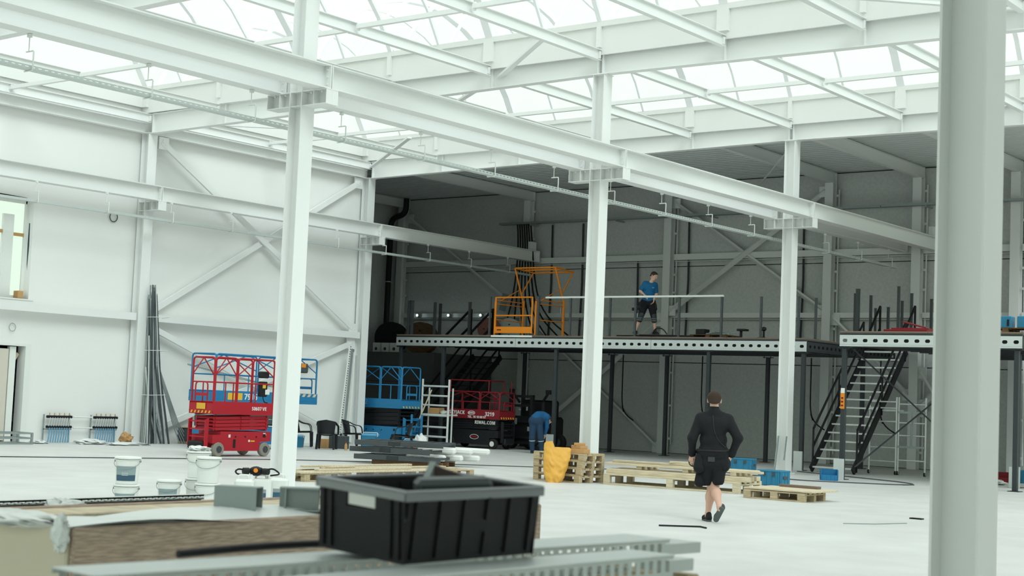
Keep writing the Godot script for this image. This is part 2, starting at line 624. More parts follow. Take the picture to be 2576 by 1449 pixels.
func column(at: Vector3, top: float, label: String, group: String, sides: Array, m: Material = M.steel) -> Node3D:
	var t := thing("steel_column", label, "column", at, 0, group)
	var s := st()
	ibeam(s, Vector3(0, 0.03, 0), Vector3(0, top, 0), 0.29, 0.30, 0.016, 0.011, Vector3.RIGHT)
	obj("shaft", s, m, t)
	plate(t, "base_plate", Vector3(0, 0.015, 0), Vector3(0.42, 0.03, 0.42), m)
	plate(t, "cap_plate", Vector3(0, top + 0.008, 0), Vector3(0.34, 0.016, 0.34), m)
	if sides.is_empty(): return t
	for k in sides:                     # the bracket that carries a crane girder
		s = st()
		ibeam(s, Vector3(0.146 * k, 6.40, 0), Vector3(0.70 * k, 6.40, 0), 0.255, 0.28, 0.014, 0.01)
		for xx in [0.40, 0.69]: bx(s, Vector3(xx * k, 6.40, 0), Vector3(0.012, 0.225, 0.27))
		for zz in [-0.09, 0.09]:
			for xx in [0.30, 0.55]: cyl(s, Vector3(xx * k, 6.50, zz), Vector3(xx * k, 6.475, zz), 0.018, 6)
		obj("bracket", s, m, t)
	s = st()
	for y in [6.28, 6.52]: bx(s, Vector3(0, y, 0), Vector3(0.26, 0.014, 0.28))
	obj("stiffener", s, m, t)
	return t

func girder(x: float, z0: float, z1: float, label: String, group: String) -> void:
	var t := thing("crane_girder", label, "girder", Vector3(x, 6.53, (z0 + z1) / 2), 0, group)
	var l := absf(z1 - z0) - 0.02
	var s := st()
	ibeam(s, Vector3(0, 0.2, l / 2), Vector3(0, 0.2, -l / 2), 0.40, 0.30, 0.02, 0.012)
	obj("beam", s, M.steel, t)
	for k in [-1, 1]:
		s = st()
		bx(s, Vector3(0, 0.2, k * (l / 2 - 0.01)), Vector3(0.30, 0.36, 0.018))
		for y in [0.08, 0.2, 0.32]:
			for xx in [-0.08, 0.08]: cyl(s, Vector3(xx, y, k * (l / 2 - 0.018)), Vector3(xx, y, k * (l / 2 - 0.045)), 0.016, 6)
		obj("end_plate", s, M.steel, t)

func steel() -> void:
	var rows := ["rear", "third", "second", "nearest", "rearmost behind camera", "last behind camera"]
	# columns
	for i in 5:
		var l := ["white steel column at the dark bay edge, right of the mezzanine railing", "white steel column behind the yellow rubble sack", "white steel column in front of the red scissor lift", "white middle column nearer than the red scissor lift", "white middle column beside the camera"]
		column(Vector3(COLX, 0, FZ[i]), 8.54, l[i], "columns carrying both crane girders", [-1, 1])
	var wl := ["white wall column at the corner where the white wall meets the dark bay", "white wall column beside the bundle of leaning grey conduits", "white wall column left of the side doorway", "white wall column nearest the camera", "white wall column beside the camera"]
	for i in 5:
		column(Vector3(-32.92, 0, FZ[i]), 8.40, wl[i], "columns along the white left wall", [1])
	var fl := ["white column far right in the rear frame line", "white column far right in the third frame line", "white column right of the camera in the second frame line", "big blurred grey-white steel column standing in the right foreground", "white column right beside the camera"]
	for i in [0, 1, 2, 3, 4]:
		column(Vector3(-3.28 if i == 3 else -3.0, 0, FZ[i]), 8.38, fl[i], "columns on the right of the hall", [])
	# crane girders, one length to a bay
	var ends := [-43.25, FZ[0], FZ[1], FZ[2], FZ[3], FZ[4]]
	var where := ["in the dark bay", "right of the rubble sack column", "right of the scissor lift column", "at the upper left", "above the camera"]
	for i in 5:
		girder(COLX + 0.52, ends[i + 1], ends[i], "white crane girder, near side of the middle columns, " + where[i], "near crane girder line")
		girder(COLX - 0.52, ends[i + 1], ends[i], "white crane girder, far side of the middle columns, " + where[i], "far crane girder line")
		girder(-32.41, ends[i + 1], ends[i], "white crane girder along the left wall columns, " + ["in the dark bay", "right of the conduit bundle", "left of the conduit bundle", "nearest the camera", "beside the camera"][i], "wall crane girder line")
	# roof beams
	var segs := [[-32.77, 8.40, -18.0, 8.56, "left"], [-18.0, 8.56, -3.0, 8.40, "right"], [-3.0, 8.40, 5.9, 8.40, "outer right"]]
	for i in 5:
		for g in segs:
			var t := thing("roof_beam", "white %s roof beam of the %s frame, under the skylight kerb" % [g[4], ["rear", "third", "second", "nearest", "overhead"][i]], "beam", Vector3(g[0], g[1], FZ[i]), 0, "roof beams across the hall")
			var s := st()
			var L := Vector3(g[2] - g[0], g[3] - g[1], 0)
			ibeam(s, Vector3(0.01, 0.27, 0), L + Vector3(-0.01, 0.27, 0), 0.54, 0.21, 0.02, 0.014)
			obj("beam", s, M.steel, t)
			for f in [0.2, 0.4, 0.6, 0.8]:
				plate(t, "stiffener", L * f + Vector3(0, 0.27, 0), Vector3(0.012, 0.49, 0.19), M.steel)
			for f in [0.004, 0.996]:
				plate(t, "end_plate", L * f + Vector3(0, 0.27, 0), Vector3(0.02, 0.54, 0.22), M.steel)
	# purlins under the skylights, one length to a bay
	for i in 4:
		var n := 0
		var x := -33.0
		while x < -2.0:
			var y := 8.95 - 0.0107 * (absf(x + 18.0)) + 0.0
			var t := thing("purlin", "white steel purlin under the %s skylight, %s from the left wall" % [["rear", "middle", "near", "overhead"][i], ORD[n]], "purlin", Vector3(maxf(x, -32.75), y, (FZ[i] + FZ[i + 1]) / 2), 0, "purlins under the skylights")
			var s := st()
			var l: float = FZ[i + 1] - FZ[i] - 0.32
			ibeam(s, Vector3(0, 0, l / 2), Vector3(0, 0, -l / 2), 0.23, 0.13, 0.012, 0.008)
			obj("beam", s, M.steel, t)
			for k in [-1, 1]: plate(t, "cleat", Vector3(0.02, 0, k * (l / 2 - 0.03)), Vector3(0.05, 0.15, 0.06), M.steel)
			if x < -4.0:
				var tb := put(MeshInstance3D.new(), "tie_bar", self) as MeshInstance3D
				s = st()
				bx(s, Vector3.ZERO, Vector3(2.80 if n > 0 else 2.62, 0.09, 0.09))
				for k in [-1, 1]: bx(s, Vector3(k * (1.375 if n > 0 else 1.285), 0, 0), Vector3(0.05, 0.16, 0.05))
				tb.mesh = s.commit()
				tb.material_override = M.steel
				tb.position = Vector3(x + 1.5 + (0.06 if n == 0 else 0.0), y + 0.02, (FZ[i] + FZ[i + 1]) / 2 + 0.15)
				tag(tb, "white square tie bar under the %s skylight, in the %s gap from the left wall" % [["rear", "middle", "near", "overhead"][i], ORD[n]], "tie bar", "tie bars between the purlins")
			x += 3.0
			n += 1
	# flat roof braces
	var br := [[Vector3(-21.0, 8.78, -26.25), Vector3(-18.25, 9.0, -24.3), "white roof brace rising from the third frame beside the middle purlins"], [Vector3(-32.7, 8.75, -34.7), Vector3(-28.0, 8.78, -31.2), "white roof brace at the bay corner above the white wall"], [Vector3(-32.7, 8.75, -26.3), Vector3(-30.2, 8.78, -28.6), "white roof brace rising from the conduit bundle column"], [Vector3(-24.6, 8.78, -28.6), Vector3(-21.2, 8.78, -26.3), "white roof brace behind the third frame roof beam"], [Vector3(-9.0, 8.85, -26.25), Vector3(-17.8, 8.85, -17.6), "white roof brace crossing the upper right corner"]]
	for b in br:
		tag(obj("roof_brace", st_bar(b[0], b[1], 0.12, 0.05), M.steel), b[2], "brace", "roof braces")
	wall_steel()

func brace(a: Vector3, b: Vector3, label: String, group: String, m: Material) -> void:
	var mid := (a + b) / 2
	var t := thing("wall_brace", label, "brace", mid, 0, group)
	var s := st()
	bar(s, a - mid, b - mid, 0.07, 0.16, Vector3(0, 0.7, 0.7))
	obj("diagonal", s, m, t)
	for e in [a, b]:
		s = st()
		var q: Vector3 = e - mid
		bx(s, q * 0.985, Vector3(0.05, 0.34, 0.34) if absf(b.x - a.x) < 0.5 else Vector3(0.34, 0.34, 0.05))
		for k in 2: 
			var c := q * (0.97 + 0.02 * k)
			if absf(b.x - a.x) < 0.5: cyl(s, c, c + Vector3(0.05, 0, 0), 0.022, 6)
			else: cyl(s, c, c + Vector3(0, 0, 0.05), 0.022, 6)
		obj("gusset", s, m, t)

func wall_steel() -> void:
	var s: SurfaceTool
	# left wall: rails and crosses between the conduit column and the corner column
	var zs := [-34.69, -26.27]
	var k := 0
	for p in [[-35.0, -26.26, "behind the scissor lifts"], [-25.95, -17.5, "above the side doorway"], [-17.2, -8.8, "nearest the camera"]]:
		s = st()
		box2(s, Vector3(-33.0, 3.30, (p[0] + 0.3) if k == 0 else p[0]), Vector3(-32.84, 3.5, p[1]))
		tag(obj("wall_rail", s, M.steel), "white horizontal steel rail on the left wall " + p[2], "rail", "rails on the left wall")
		s = st()
		ibeam(s, Vector3(-32.95, 8.53, (p[0] + 0.3) if k == 0 else p[0]), Vector3(-32.95, 8.53, p[1]), 0.26, 0.2, 0.014, 0.01)
		tag(obj("eaves_beam", s, M.steel), "white eaves beam along the top of the left wall " + p[2], "beam", "eaves beams on the left wall")
		k += 1
	brace(Vector3(-32.9, 8.25, -26.5), Vector3(-32.9, 3.55, -34.5), "white wall brace falling towards the bay corner, upper part of the white wall", "crossed braces on the white wall", M.steel)
	brace(Vector3(-32.98, 3.55, -26.5), Vector3(-32.98, 8.25, -34.5), "white wall brace rising towards the bay corner, upper part of the white wall", "crossed braces on the white wall", M.steel)
	brace(Vector3(-32.9, 3.15, -26.5), Vector3(-32.9, 0.2, -34.5), "white wall brace falling behind the scissor lifts", "crossed braces on the white wall", M.steel)
	brace(Vector3(-32.98, 0.2, -26.5), Vector3(-32.98, 3.15, -34.5), "white wall brace rising behind the scissor lifts to the corner column", "crossed braces on the white wall", M.steel)
	# back wall: columns, roof beams under the deck, rails, crosses
	var xs := [-39.0, -32.9, -26.9, -21.0, -18.1, -15.1, -12.0]
	var nm := ["in the dark left corner", "behind the orange gate", "behind the worker on the mezzanine", "right of the crossed braces", "behind the stair railing posts", "right of the big foreground column", "beyond the right edge"]
	for i in xs.size():
		var t := thing("back_column", "grey-white steel column on the back wall " + nm[i], "column", Vector3(xs[i], 0, -43.33), 0, "columns on the back wall")
		s = st()
		ibeam(s, Vector3(0, 0, 0), Vector3(0, 8.80, 0), 0.27, 0.28, 0.016, 0.011, Vector3(0, 0, 1))
		obj("shaft", s, M.greysteel, t)
		s = st()
		for y in [0.5, 1.6, 2.7, 4.2, 5.4, 6.0, 7.4, 8.4]: bx(s, Vector3(0.19, y, -0.08), Vector3(0.1, 0.07, 0.03))
		obj("cleats", s, M.greysteel, t)
		if i in [2, 3, 4, 5]:
			s = st()
			cyl(s, Vector3(0.22, 0.3, -0.15), Vector3(0.22, 8.6, -0.15), 0.022, 6)
			obj("conduit", s, M.greysteel, t)
		var d := thing("deck_beam", "grey steel beam under the corrugated roof deck, ending over the back column " + nm[i], "beam", Vector3(xs[i], 8.98, -39.3), 0, "beams under the roof deck")
		s = st()
		ibeam(s, Vector3(0, 0, 4.30), Vector3(0, 0, -4.25), 0.34, 0.17, 0.016, 0.01)
		obj("beam", s, M.greysteel, d)
		plate(d, "end_plate", Vector3(0, 0, -4.26), Vector3(0.18, 0.34, 0.02), M.greysteel)
	for i in 6:
		for r in [[4.63, 0.16, 0.1, "low"], [6.60, 0.20, 0.12, "high"]]:
			s = st()
			var a: float = xs[i] + 0.16
			var b: float = xs[i + 1] - 0.16
			box2(s, Vector3(a, r[0] - r[1] / 2, -43.5), Vector3(b, r[0] + r[1] / 2, -43.5 + r[2]))
			box2(s, Vector3(a, r[0] - r[1] / 2 - 0.05, -43.5), Vector3(b, r[0] - r[1] / 2 - 0.03, -43.46))
			tag(obj("back_rail", s, M.greysteel), "%s grey back wall rail, right of the column %s" % [r[3], nm[i]], "rail", "rails on the back wall")
	var gr := "crossed braces on the back wall"
	brace(Vector3(-38.7, 8.4, -43.35), Vector3(-33.1, 4.75, -43.35), "grey wall brace falling from the dark left corner to the orange gate", gr, M.greysteel)
	brace(Vector3(-26.75, 8.45, -43.38), Vector3(-21.15, 4.75, -43.38), "grey wall brace falling to the right beside the worker on the mezzanine", gr, M.greysteel)
	brace(Vector3(-26.75, 4.75, -43.28), Vector3(-21.15, 8.55, -43.28), "grey wall brace rising to the right beside the worker on the mezzanine", gr, M.greysteel)
	brace(Vector3(-32.7, 4.45, -43.38), Vector3(-27.1, 0.15, -43.38), "grey wall brace falling to the right under the mezzanine", gr, M.greysteel)
	brace(Vector3(-32.7, 0.15, -43.28), Vector3(-27.1, 4.45, -43.28), "grey wall brace rising to the right under the mezzanine", gr, M.greysteel)
	brace(Vector3(-20.8, 4.5, -43.38), Vector3(-18.3, 2.2, -43.38), "grey wall brace behind the stair posts, falling right", gr, M.greysteel)
	brace(Vector3(-17.9, 1.9, -43.38), Vector3(-15.3, 4.45, -43.38), "grey wall brace behind the rolling tower, rising right", gr, M.greysteel)
	brace(Vector3(-17.9, 2.9, -43.28), Vector3(-16.6, 0.9, -43.28), "short grey wall brace behind the rolling tower, falling right", gr, M.greysteel)
	# white boxes of the girder stops on the back wall
	for q in [[-32.41, "wall line"], [COLX + 0.52, "near line"], [COLX - 0.52, "far line"]]:
		s = st()
		cham(s, Vector3(q[0], 7.09, -42.95), Vector3(0.16, 0.3, 0.3), 0.01)
		tag(obj("girder_stop", s, M.greysteel), "pale box-shaped stop at the back end of the crane girder, %s" % q[1], "stop", "girder end stops")

func cable_tray(x: float, y: float, w: float, label: String, top: float, hooks: Array) -> void:
	var t := thing("cable_tray", label, "cable tray", Vector3(x, y, 0), 0, "cable trays hung under the crane girders")
	var z0 := 9.0
	for i in 9:
		var a := z0 - i * 5.75
		var b := maxf(a - 5.74, -42.9)
		if b >= a: continue
		var s := st()
		box2(s, Vector3(-w / 2, -0.002, b), Vector3(w / 2, 0.0, a))
		for k in [-1, 1]:
			# perforated side: solid strips above and below, with teeth between the slots
			box2(s, Vector3(k * w / 2 - 0.002, 0, b), Vector3(k * w / 2 + 0.002, 0.022, a))
			box2(s, Vector3(k * w / 2 - 0.002, 0.040, b), Vector3(k * w / 2 + 0.002, 0.062, a))
			if a < -8.0:
				var z := a - 0.02
				while z > b + 0.08:
					box2(s, Vector3(k * w / 2 - 0.002, 0.022, z - 0.055), Vector3(k * w / 2 + 0.002, 0.040, z))
					z -= 0.11
		obj("tray_length", s, M.galv, t)
	for z in hooks:
		var s := st()
		var h: float = top - y
		tube(s, [Vector3(-0.02, h - 0.006, z), Vector3(-0.02, 0.27, z)], 0.008, 5)
		bx(s, Vector3(-0.02, h - 0.03, z), Vector3(0.06, 0.05, 0.05))
		tube(s, bent([Vector3(-0.08, 0.27, z), Vector3(w / 2 + 0.03, 0.27, z), Vector3(w / 2 + 0.03, -0.012, z), Vector3(-w / 2 - 0.03, -0.012, z)], 0.02, 3), 0.012, 5)
		obj("hanger", s, M.white, t)

func services() -> void:
	var h := []
	for k in 15: h.append(-12.5 - 2.13 * k)
	cable_tray(-18.56, 6.0, 0.14, "perforated galvanised cable tray hung under the far middle girder line", 6.53, h)
	h = []
	for k in 15: h.append(-11.5 - 2.13 * k)
	cable_tray(-32.2, 5.98, 0.12, "galvanised cable tray hung under the wall girder line", 6.53, h)
	# cable tray on the back wall
	var t := thing("cable_tray", "dark cable tray on brackets high along the back wall", "cable tray", Vector3(0, 7.9, -42.98))
	for i in 6:
		var s := st()
		var a := -33.9 + i * 3.7
		box2(s, Vector3(a, 0, -0.12), Vector3(a + 3.68, 0.01, 0.12))
		for k in [-1, 1]: box2(s, Vector3(a, 0, k * 0.12 - 0.005), Vector3(a + 3.68, 0.07, k * 0.12 + 0.005))
		obj("tray_length", s, M.galvdull, t)
		s = st()
		for k in 3: tube(s, [Vector3(a, 0.04, -0.06 + k * 0.05), Vector3(a + 2.0, 0.05, -0.05 + k * 0.05), Vector3(a + 3.68, 0.04, -0.06 + k * 0.05)], 0.025, 6)
		obj("cable_run", s, M.black, t)
		s = st()
		box2(s, Vector3(a + 1.4, -0.06, -0.4), Vector3(a + 1.44, 0.0, 0.12))
		obj("wall_bracket", s, M.galvdull, t)
	# cables hanging down the back wall
	var hang := [[-31.95, 7.9, 3.7], [-30.6, 7.9, 3.7], [-28.25, 6.5, 3.7], [-26.25, 7.9, 3.7], [-22.0, 7.9, 3.7]]
	for i in 5:
		var s := st()
		var q: Array = hang[i]
		tube(s, [Vector3(q[0], q[1], -43.52), Vector3(q[0] + 0.02, (q[1] + q[2]) / 2, -43.54), Vector3(q[0] - 0.02, q[2], -43.52)], 0.035, 6)
		tag(obj("hanging_cable", s, M.anthracite), "dark vertical cable down the back wall above the mezzanine, %s from the left" % ORD[i], "cable", "cables hanging down the back wall")
	var low := [[-28.3, "left of the walking man's head"], [-25.2, "just left of the walking man"], [-21.3, "right of the walking man"], [-19.0, "beside the bay column"]]
	for i in 4:
		var s := st()
		var x: float = low[i][0]
		tube(s, bent([Vector3(x, 3.26, -42.9), Vector3(x, 1.6, -42.9), Vector3(x + 0.15, 1.25, -42.85), Vector3(x + 0.55, 1.05, -42.8)], 0.3), 0.022, 6)
		tag(obj("hanging_cable", s, M.black), "black cable end hanging curled under the mezzanine, " + low[i][1], "cable", "cable ends hanging under the mezzanine")
	# bundle of cables by the back column behind the orange gate
	var s := st()
	for k in 7:
		var x := -33.15 + k * 0.10
		tube(s, bent([Vector3(x, 7.92, -43.0), Vector3(x + 0.1, 7.2, -43.0), Vector3(x + 0.05 * k, 5.6, -43.0), Vector3(x + 0.16 * k, 4.6, -42.7), Vector3(x + 0.45 * k, 3.62, -42.3)], 0.8), 0.03, 6)
	tag(obj("cable_bundle", s, M.black), "thick bundle of black cables falling beside the column behind the orange gate", "cables")
	s = st()
	cham(s, Vector3(-33.3, 5.05, -42.6), Vector3(0.32, 0.62, 0.03), 0.005, Basis(Vector3(0, 0, 1), -0.25))
	tag(obj("paper_sheet", s, M.galvdull), "pale sheet hanging crookedly by the cables behind the orange gate", "sheet")
	# rain pipe in the dark corner
	s = st()
	tube(s, bent([Vector3(-39.25, 0.0, -42.9), Vector3(-39.25, 8.35, -42.9), Vector3(-38.5, 8.5, -42.9), Vector3(-38.5, 9.1, -42.9)], 0.3), 0.11, 12)
	var pp := obj("rain_pipe", s, M.black)
	tag(pp, "black rain pipe with an elbow in the dark left corner", "pipe")
	s = st()
	for y in [4.2, 5.9, 7.6]: cyl(s, Vector3(-39.25, y - 0.015, -42.9), Vector3(-39.25, y + 0.015, -42.9), 0.122, 12)
	obj("pipe_clip", s, M.galv, pp)
	# under-deck pipe lines
	s = st()
	for x in [-29.5, -23.5]: tube(s, [Vector3(x, 8.76, -43.1), Vector3(x + 5.0, 8.77, -36.0)], 0.03, 6)
	tag(obj("deck_tie", s, M.greysteel), "thin diagonal tie rods under the corrugated roof deck", "tie rod")
	# rings of cable and a roll on the left wall
	for q in [[6.02, -25.2, 0.13, "upper ring of grey cable on the white wall beside the conduit bundle column"], [2.88, -22.32, 0.10, "lower ring of pale cable on the white wall above the side doorway"]]:
		s = st()
		var rr := []
		for k in 21: rr.append(Vector3(WALLX + 0.05, q[0] + cos(TAU * k / 20) * q[2], q[1] + sin(TAU * k / 20) * q[2] * 0.95))
		tube(s, rr, 0.014 if q[2] > 0.12 else 0.008, 6)
		tag(obj("cable_ring", s, M.graphite if q[2] > 0.12 else M.galvdull), q[3], "cable ring")
	s = st()
	for k in 4:
		var o := Vector3(0.0, 0, k * 0.035 - 0.05)
		tube(s, [Vector3(-33.3, 5.48 + 0.03 * k, -22.84) + o, Vector3(-33.29, 5.0, -22.83) + o, Vector3(-33.3, 4.27 + 0.01 * k, -22.85) + o], 0.035, 7)
	tube(s, bent([Vector3(-33.3, 5.45, -22.8), Vector3(-33.25, 5.56, -22.9), Vector3(-33.28, 5.3, -22.95)], 0.05), 0.03, 7)
	tag(obj("cable_sleeve", s, paint("sleeve", "24404d", 0.6)), "dark bundled sleeve of cables hanging in the window reveal", "cable bundle")
	s = st()
	for k in 4: tube(s, bent([Vector3(-33.1, 6.17 + k * 0.012, -20.6), Vector3(-33.08, 6.18, -22.0), Vector3(-33.1, 6.13 + k * 0.012, -22.5)], 0.2), 0.016, 6)
	tag(obj("cable_bundle", s, M.black), "black cables lying along the top of the left window", "cables")
	s = st()
	cham(s, Vector3(-33.28, 3.72, -22.55), Vector3(0.2, 0.2, 0.16), 0.01)
	tag(obj("cardboard_box", s, M.card), "small brown cardboard box on the left window sill", "box")
	# joints in the floor slab
	s = st()
	tube(s, [Vector3(-30, 0.004, -15.0), Vector3(-26.9, 0.006, -18.0), Vector3(-25.2, 0.006, -24.1), Vector3(-23.7, 0.006, -26.6), Vector3(-21.4, 0.006, -29.2), Vector3(-20.0, 0.006, -31.2)], 0.016, 5)
	tag(obj("floor_cable", s, M.graphite), "long thin dark cable across the floor behind the scissor lift column", "cable")
	s = st()
	tube(s, bent([Vector3(-21.0, 0.012, -33.0), Vector3(-18.9, 0.012, -33.2), Vector3(-16.0, 0.012, -31.8), Vector3(-14.1, 0.012, -33.0), Vector3(-13.9, 0.012, -33.6), Vector3(-14.6, 0.012, -34.4), Vector3(-18.4, 0.012, -36.4)], 0.5), 0.013, 5)
	tag(obj("floor_cable", s, M.graphite), "black cable looping over the floor in front of the stair", "cable")

# a C-profile of length l along local x, its web facing +z, with a row of rounded holes of pitch p
func holed(l: float, h: float, p: float, hw: float, hh: float) -> SurfaceTool:
	var s := st()
	var n := int(l / p)
	var x0 := (l - n * p) / 2
	var Z := 0.0
	var face := func(a: Vector2, b: Vector2, c: Vector2, d: Vector2):
		for z in [0.0, -0.004]:
			if z == 0.0: quad(s, Vector3(a.x, a.y, z), Vector3(d.x, d.y, z), Vector3(c.x, c.y, z), Vector3(b.x, b.y, z))
			else: quad(s, Vector3(a.x, a.y, z), Vector3(b.x, b.y, z), Vector3(c.x, c.y, z), Vector3(d.x, d.y, z))
	var y1 := h * 0.3
	var y2 := h * 0.72
	face.call(Vector2(0, 0), Vector2(l, 0), Vector2(l, y1), Vector2(0, y1))
	face.call(Vector2(0, y2), Vector2(l, y2), Vector2(l, h), Vector2(0, h))
	if x0 > 0.0:
		face.call(Vector2(0, y1), Vector2(x0, y1), Vector2(x0, y2), Vector2(0, y2))
		face.call(Vector2(l - x0, y1), Vector2(l, y1), Vector2(l, y2), Vector2(l - x0, y2))
	for i in n:
		var a := x0 + i * p
		var c := Vector2(a + p / 2, (y1 + y2) / 2)
		var inner := []
		var outer := []
		for k in 12:
			var t := TAU * (k + 0.5) / 12
			var d := Vector2(cos(t), sin(t))
			inner.append(c + Vector2(signf(d.x) * (hw - hh) / 2, 0) + d * hh / 2)
			var m := maxf(absf(d.x) / (p / 2), absf(d.y) / ((y2 - y1) / 2))
			outer.append(c + d / m)
		var corners := [Vector2(a + p, y2), Vector2(a, y2), Vector2(a, y1), Vector2(a + p, y1)]
		for k in 12:
			var j := (k + 1) % 12
			var A: Vector2 = outer[k]
			var B: Vector2 = outer[j]
			face.call(inner[k], A, B, inner[j])
			for q in corners:
				if absf(A.x - B.x) > 0.001 and absf(A.y - B.y) > 0.001 and absf(q.x - c.x) >= p / 2 - 0.001:
					if ((absf(A.x - q.x) < 0.001 and absf(B.y - q.y) < 0.001) or (absf(B.x - q.x) < 0.001 and absf(A.y - q.y) < 0.001)):
						for z in [0.0, -0.004]: tri(s, Vector3(A.x, A.y, z), Vector3(B.x, B.y, z), Vector3(q.x, q.y, z))
	box2(s, Vector3(0, 0, -0.07), Vector3(l, 0.012, 0))
	box2(s, Vector3(0, h - 0.012, -0.07), Vector3(l, h, 0))
	box2(s, Vector3(0, h * 0.2, 0), Vector3(l, h * 0.23, 0.008))
	return s

func mezz_deck(called_label: String, x0: float, x1: float, z0: float, z1: float, top: float, posts: Array, side: bool) -> Node3D:
	var t := thing("mezzanine", called_label, "mezzanine", Vector3(x0, 0, z0))
	var L := x1 - x0
	var D := z0 - z1
	var n := int(ceil(L / 2.5))
	for i in n:           # floor boards and edge beams in lengths
		var a := L * i / n
		var b := L * (i + 1) / n
		var s := st()
		cham(s, Vector3((a + b) / 2, top - 0.02, -D / 2), Vector3(b - a - 0.008, 0.04, D), 0.004)
		obj("floor_board", s, M.board, t)
		s = st()
		box2(s, Vector3(a, top - 0.075, -D + 0.02), Vector3(b, top - 0.041, -0.02))
		obj("deck_sheet", s, M.graphite, t)
	var h := 0.30
	var nb := int(round(L / 5.0))
	for i in nb:
		var bm := obj("edge_beam", holed(L / nb - 0.01, h, 0.26, 0.125, 0.085), M.galv, t)
		bm.position = Vector3(L * i / nb + 0.005, top - 0.08 - h, 0)
	if side:
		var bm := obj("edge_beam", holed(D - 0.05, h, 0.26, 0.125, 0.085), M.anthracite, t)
		bm.position = Vector3(L, top - 0.08 - h, -0.02)
		bm.rotation.y = PI / 2
	var s := st()
	var z := 0.55
	while z < D - 0.1:
		box2(s, Vector3(0.02, top - 0.08 - 0.22, -z - 0.03), Vector3(L - 0.03, top - 0.08, -z + 0.03))
		z += 0.62
	obj("joists", s, M.anthracite, t)
	for p in posts:
		s = st()
		var x: float = p[0] - x0
		var zz: float = p[1] - z0
		cham(s, Vector3(x, (top - 0.40) / 2, zz), Vector3(0.11, top - 0.42, 0.11), 0.008)
		bx(s, Vector3(x, 0.008, zz), Vector3(0.26, 0.016, 0.26))
		bx(s, Vector3(x, top - 0.395, zz), Vector3(0.30, 0.02, 0.16))
		for k in [-1, 1]:
			cyl(s, Vector3(x + k * 0.11, top - 0.43, zz + 0.05), Vector3(x + k * 0.11, top - 0.33, zz + 0.05), 0.014, 6)
		obj("post", s, M.anthracite, t)
	return t

func stair(at: Vector3, label: String, rise: float, run: float, w: float, tm: Material) -> Node3D:
	var t := thing("steel_stair", label, "stair", at)
	var n := 15
	for x in [0.0, w]:
		var s := st()
		bar(s, Vector3(x, 0.06, 0.0), Vector3(x, rise - 0.06, -run), 0.05, 0.20)
		obj("stringer", s, M.black, t)
	for i in n:
		var s := st()
		var f := (i + 0.6) / n
		cham(s, Vector3(w / 2, rise * f, -run * f), Vector3(w - 0.06, 0.045, 0.25), 0.006)
		obj("tread", s, tm, t)
	for x in [-0.03, w + 0.03]:
		var s := st()
		var up := Vector3(0, 0.95, 0)
		var a := Vector3(x, 0.20, -0.15)
		var b := Vector3(x, rise - 0.2, -run + 0.15)
		for f in [0.0, 0.5, 1.0]:
			var q := a.lerp(b, f)
			bar(s, q - Vector3(0, 0.15, 0), q + up, 0.04, 0.04)
		for g in [1.0, 0.5]: bar(s, a + up * g, b + up * g, 0.045, 0.045)
		obj("handrail", s, M.black, t)
	return t

func rail_post(x: float, z: float, y0: float, y1: float, w: float, label: String, group: String) -> void:
	var t := thing("railing_post", label, "railing post", Vector3(x, y0, z), 0, group)
	var s := st()
	cham(s, Vector3(0, (y1 - y0) / 2 + 0.006, 0), Vector3(w, y1 - y0 - 0.012, w), 0.004)
	obj("tube", s, M.graphite, t)
	plate(t, "foot_plate", Vector3(0, 0.006, 0), Vector3(w + 0.08, 0.012, w + 0.08), M.graphite)
	plate(t, "cap", Vector3(0, y1 - y0 + 0.003, 0), Vector3(w + 0.02, 0.006, w + 0.02), M.graphite)

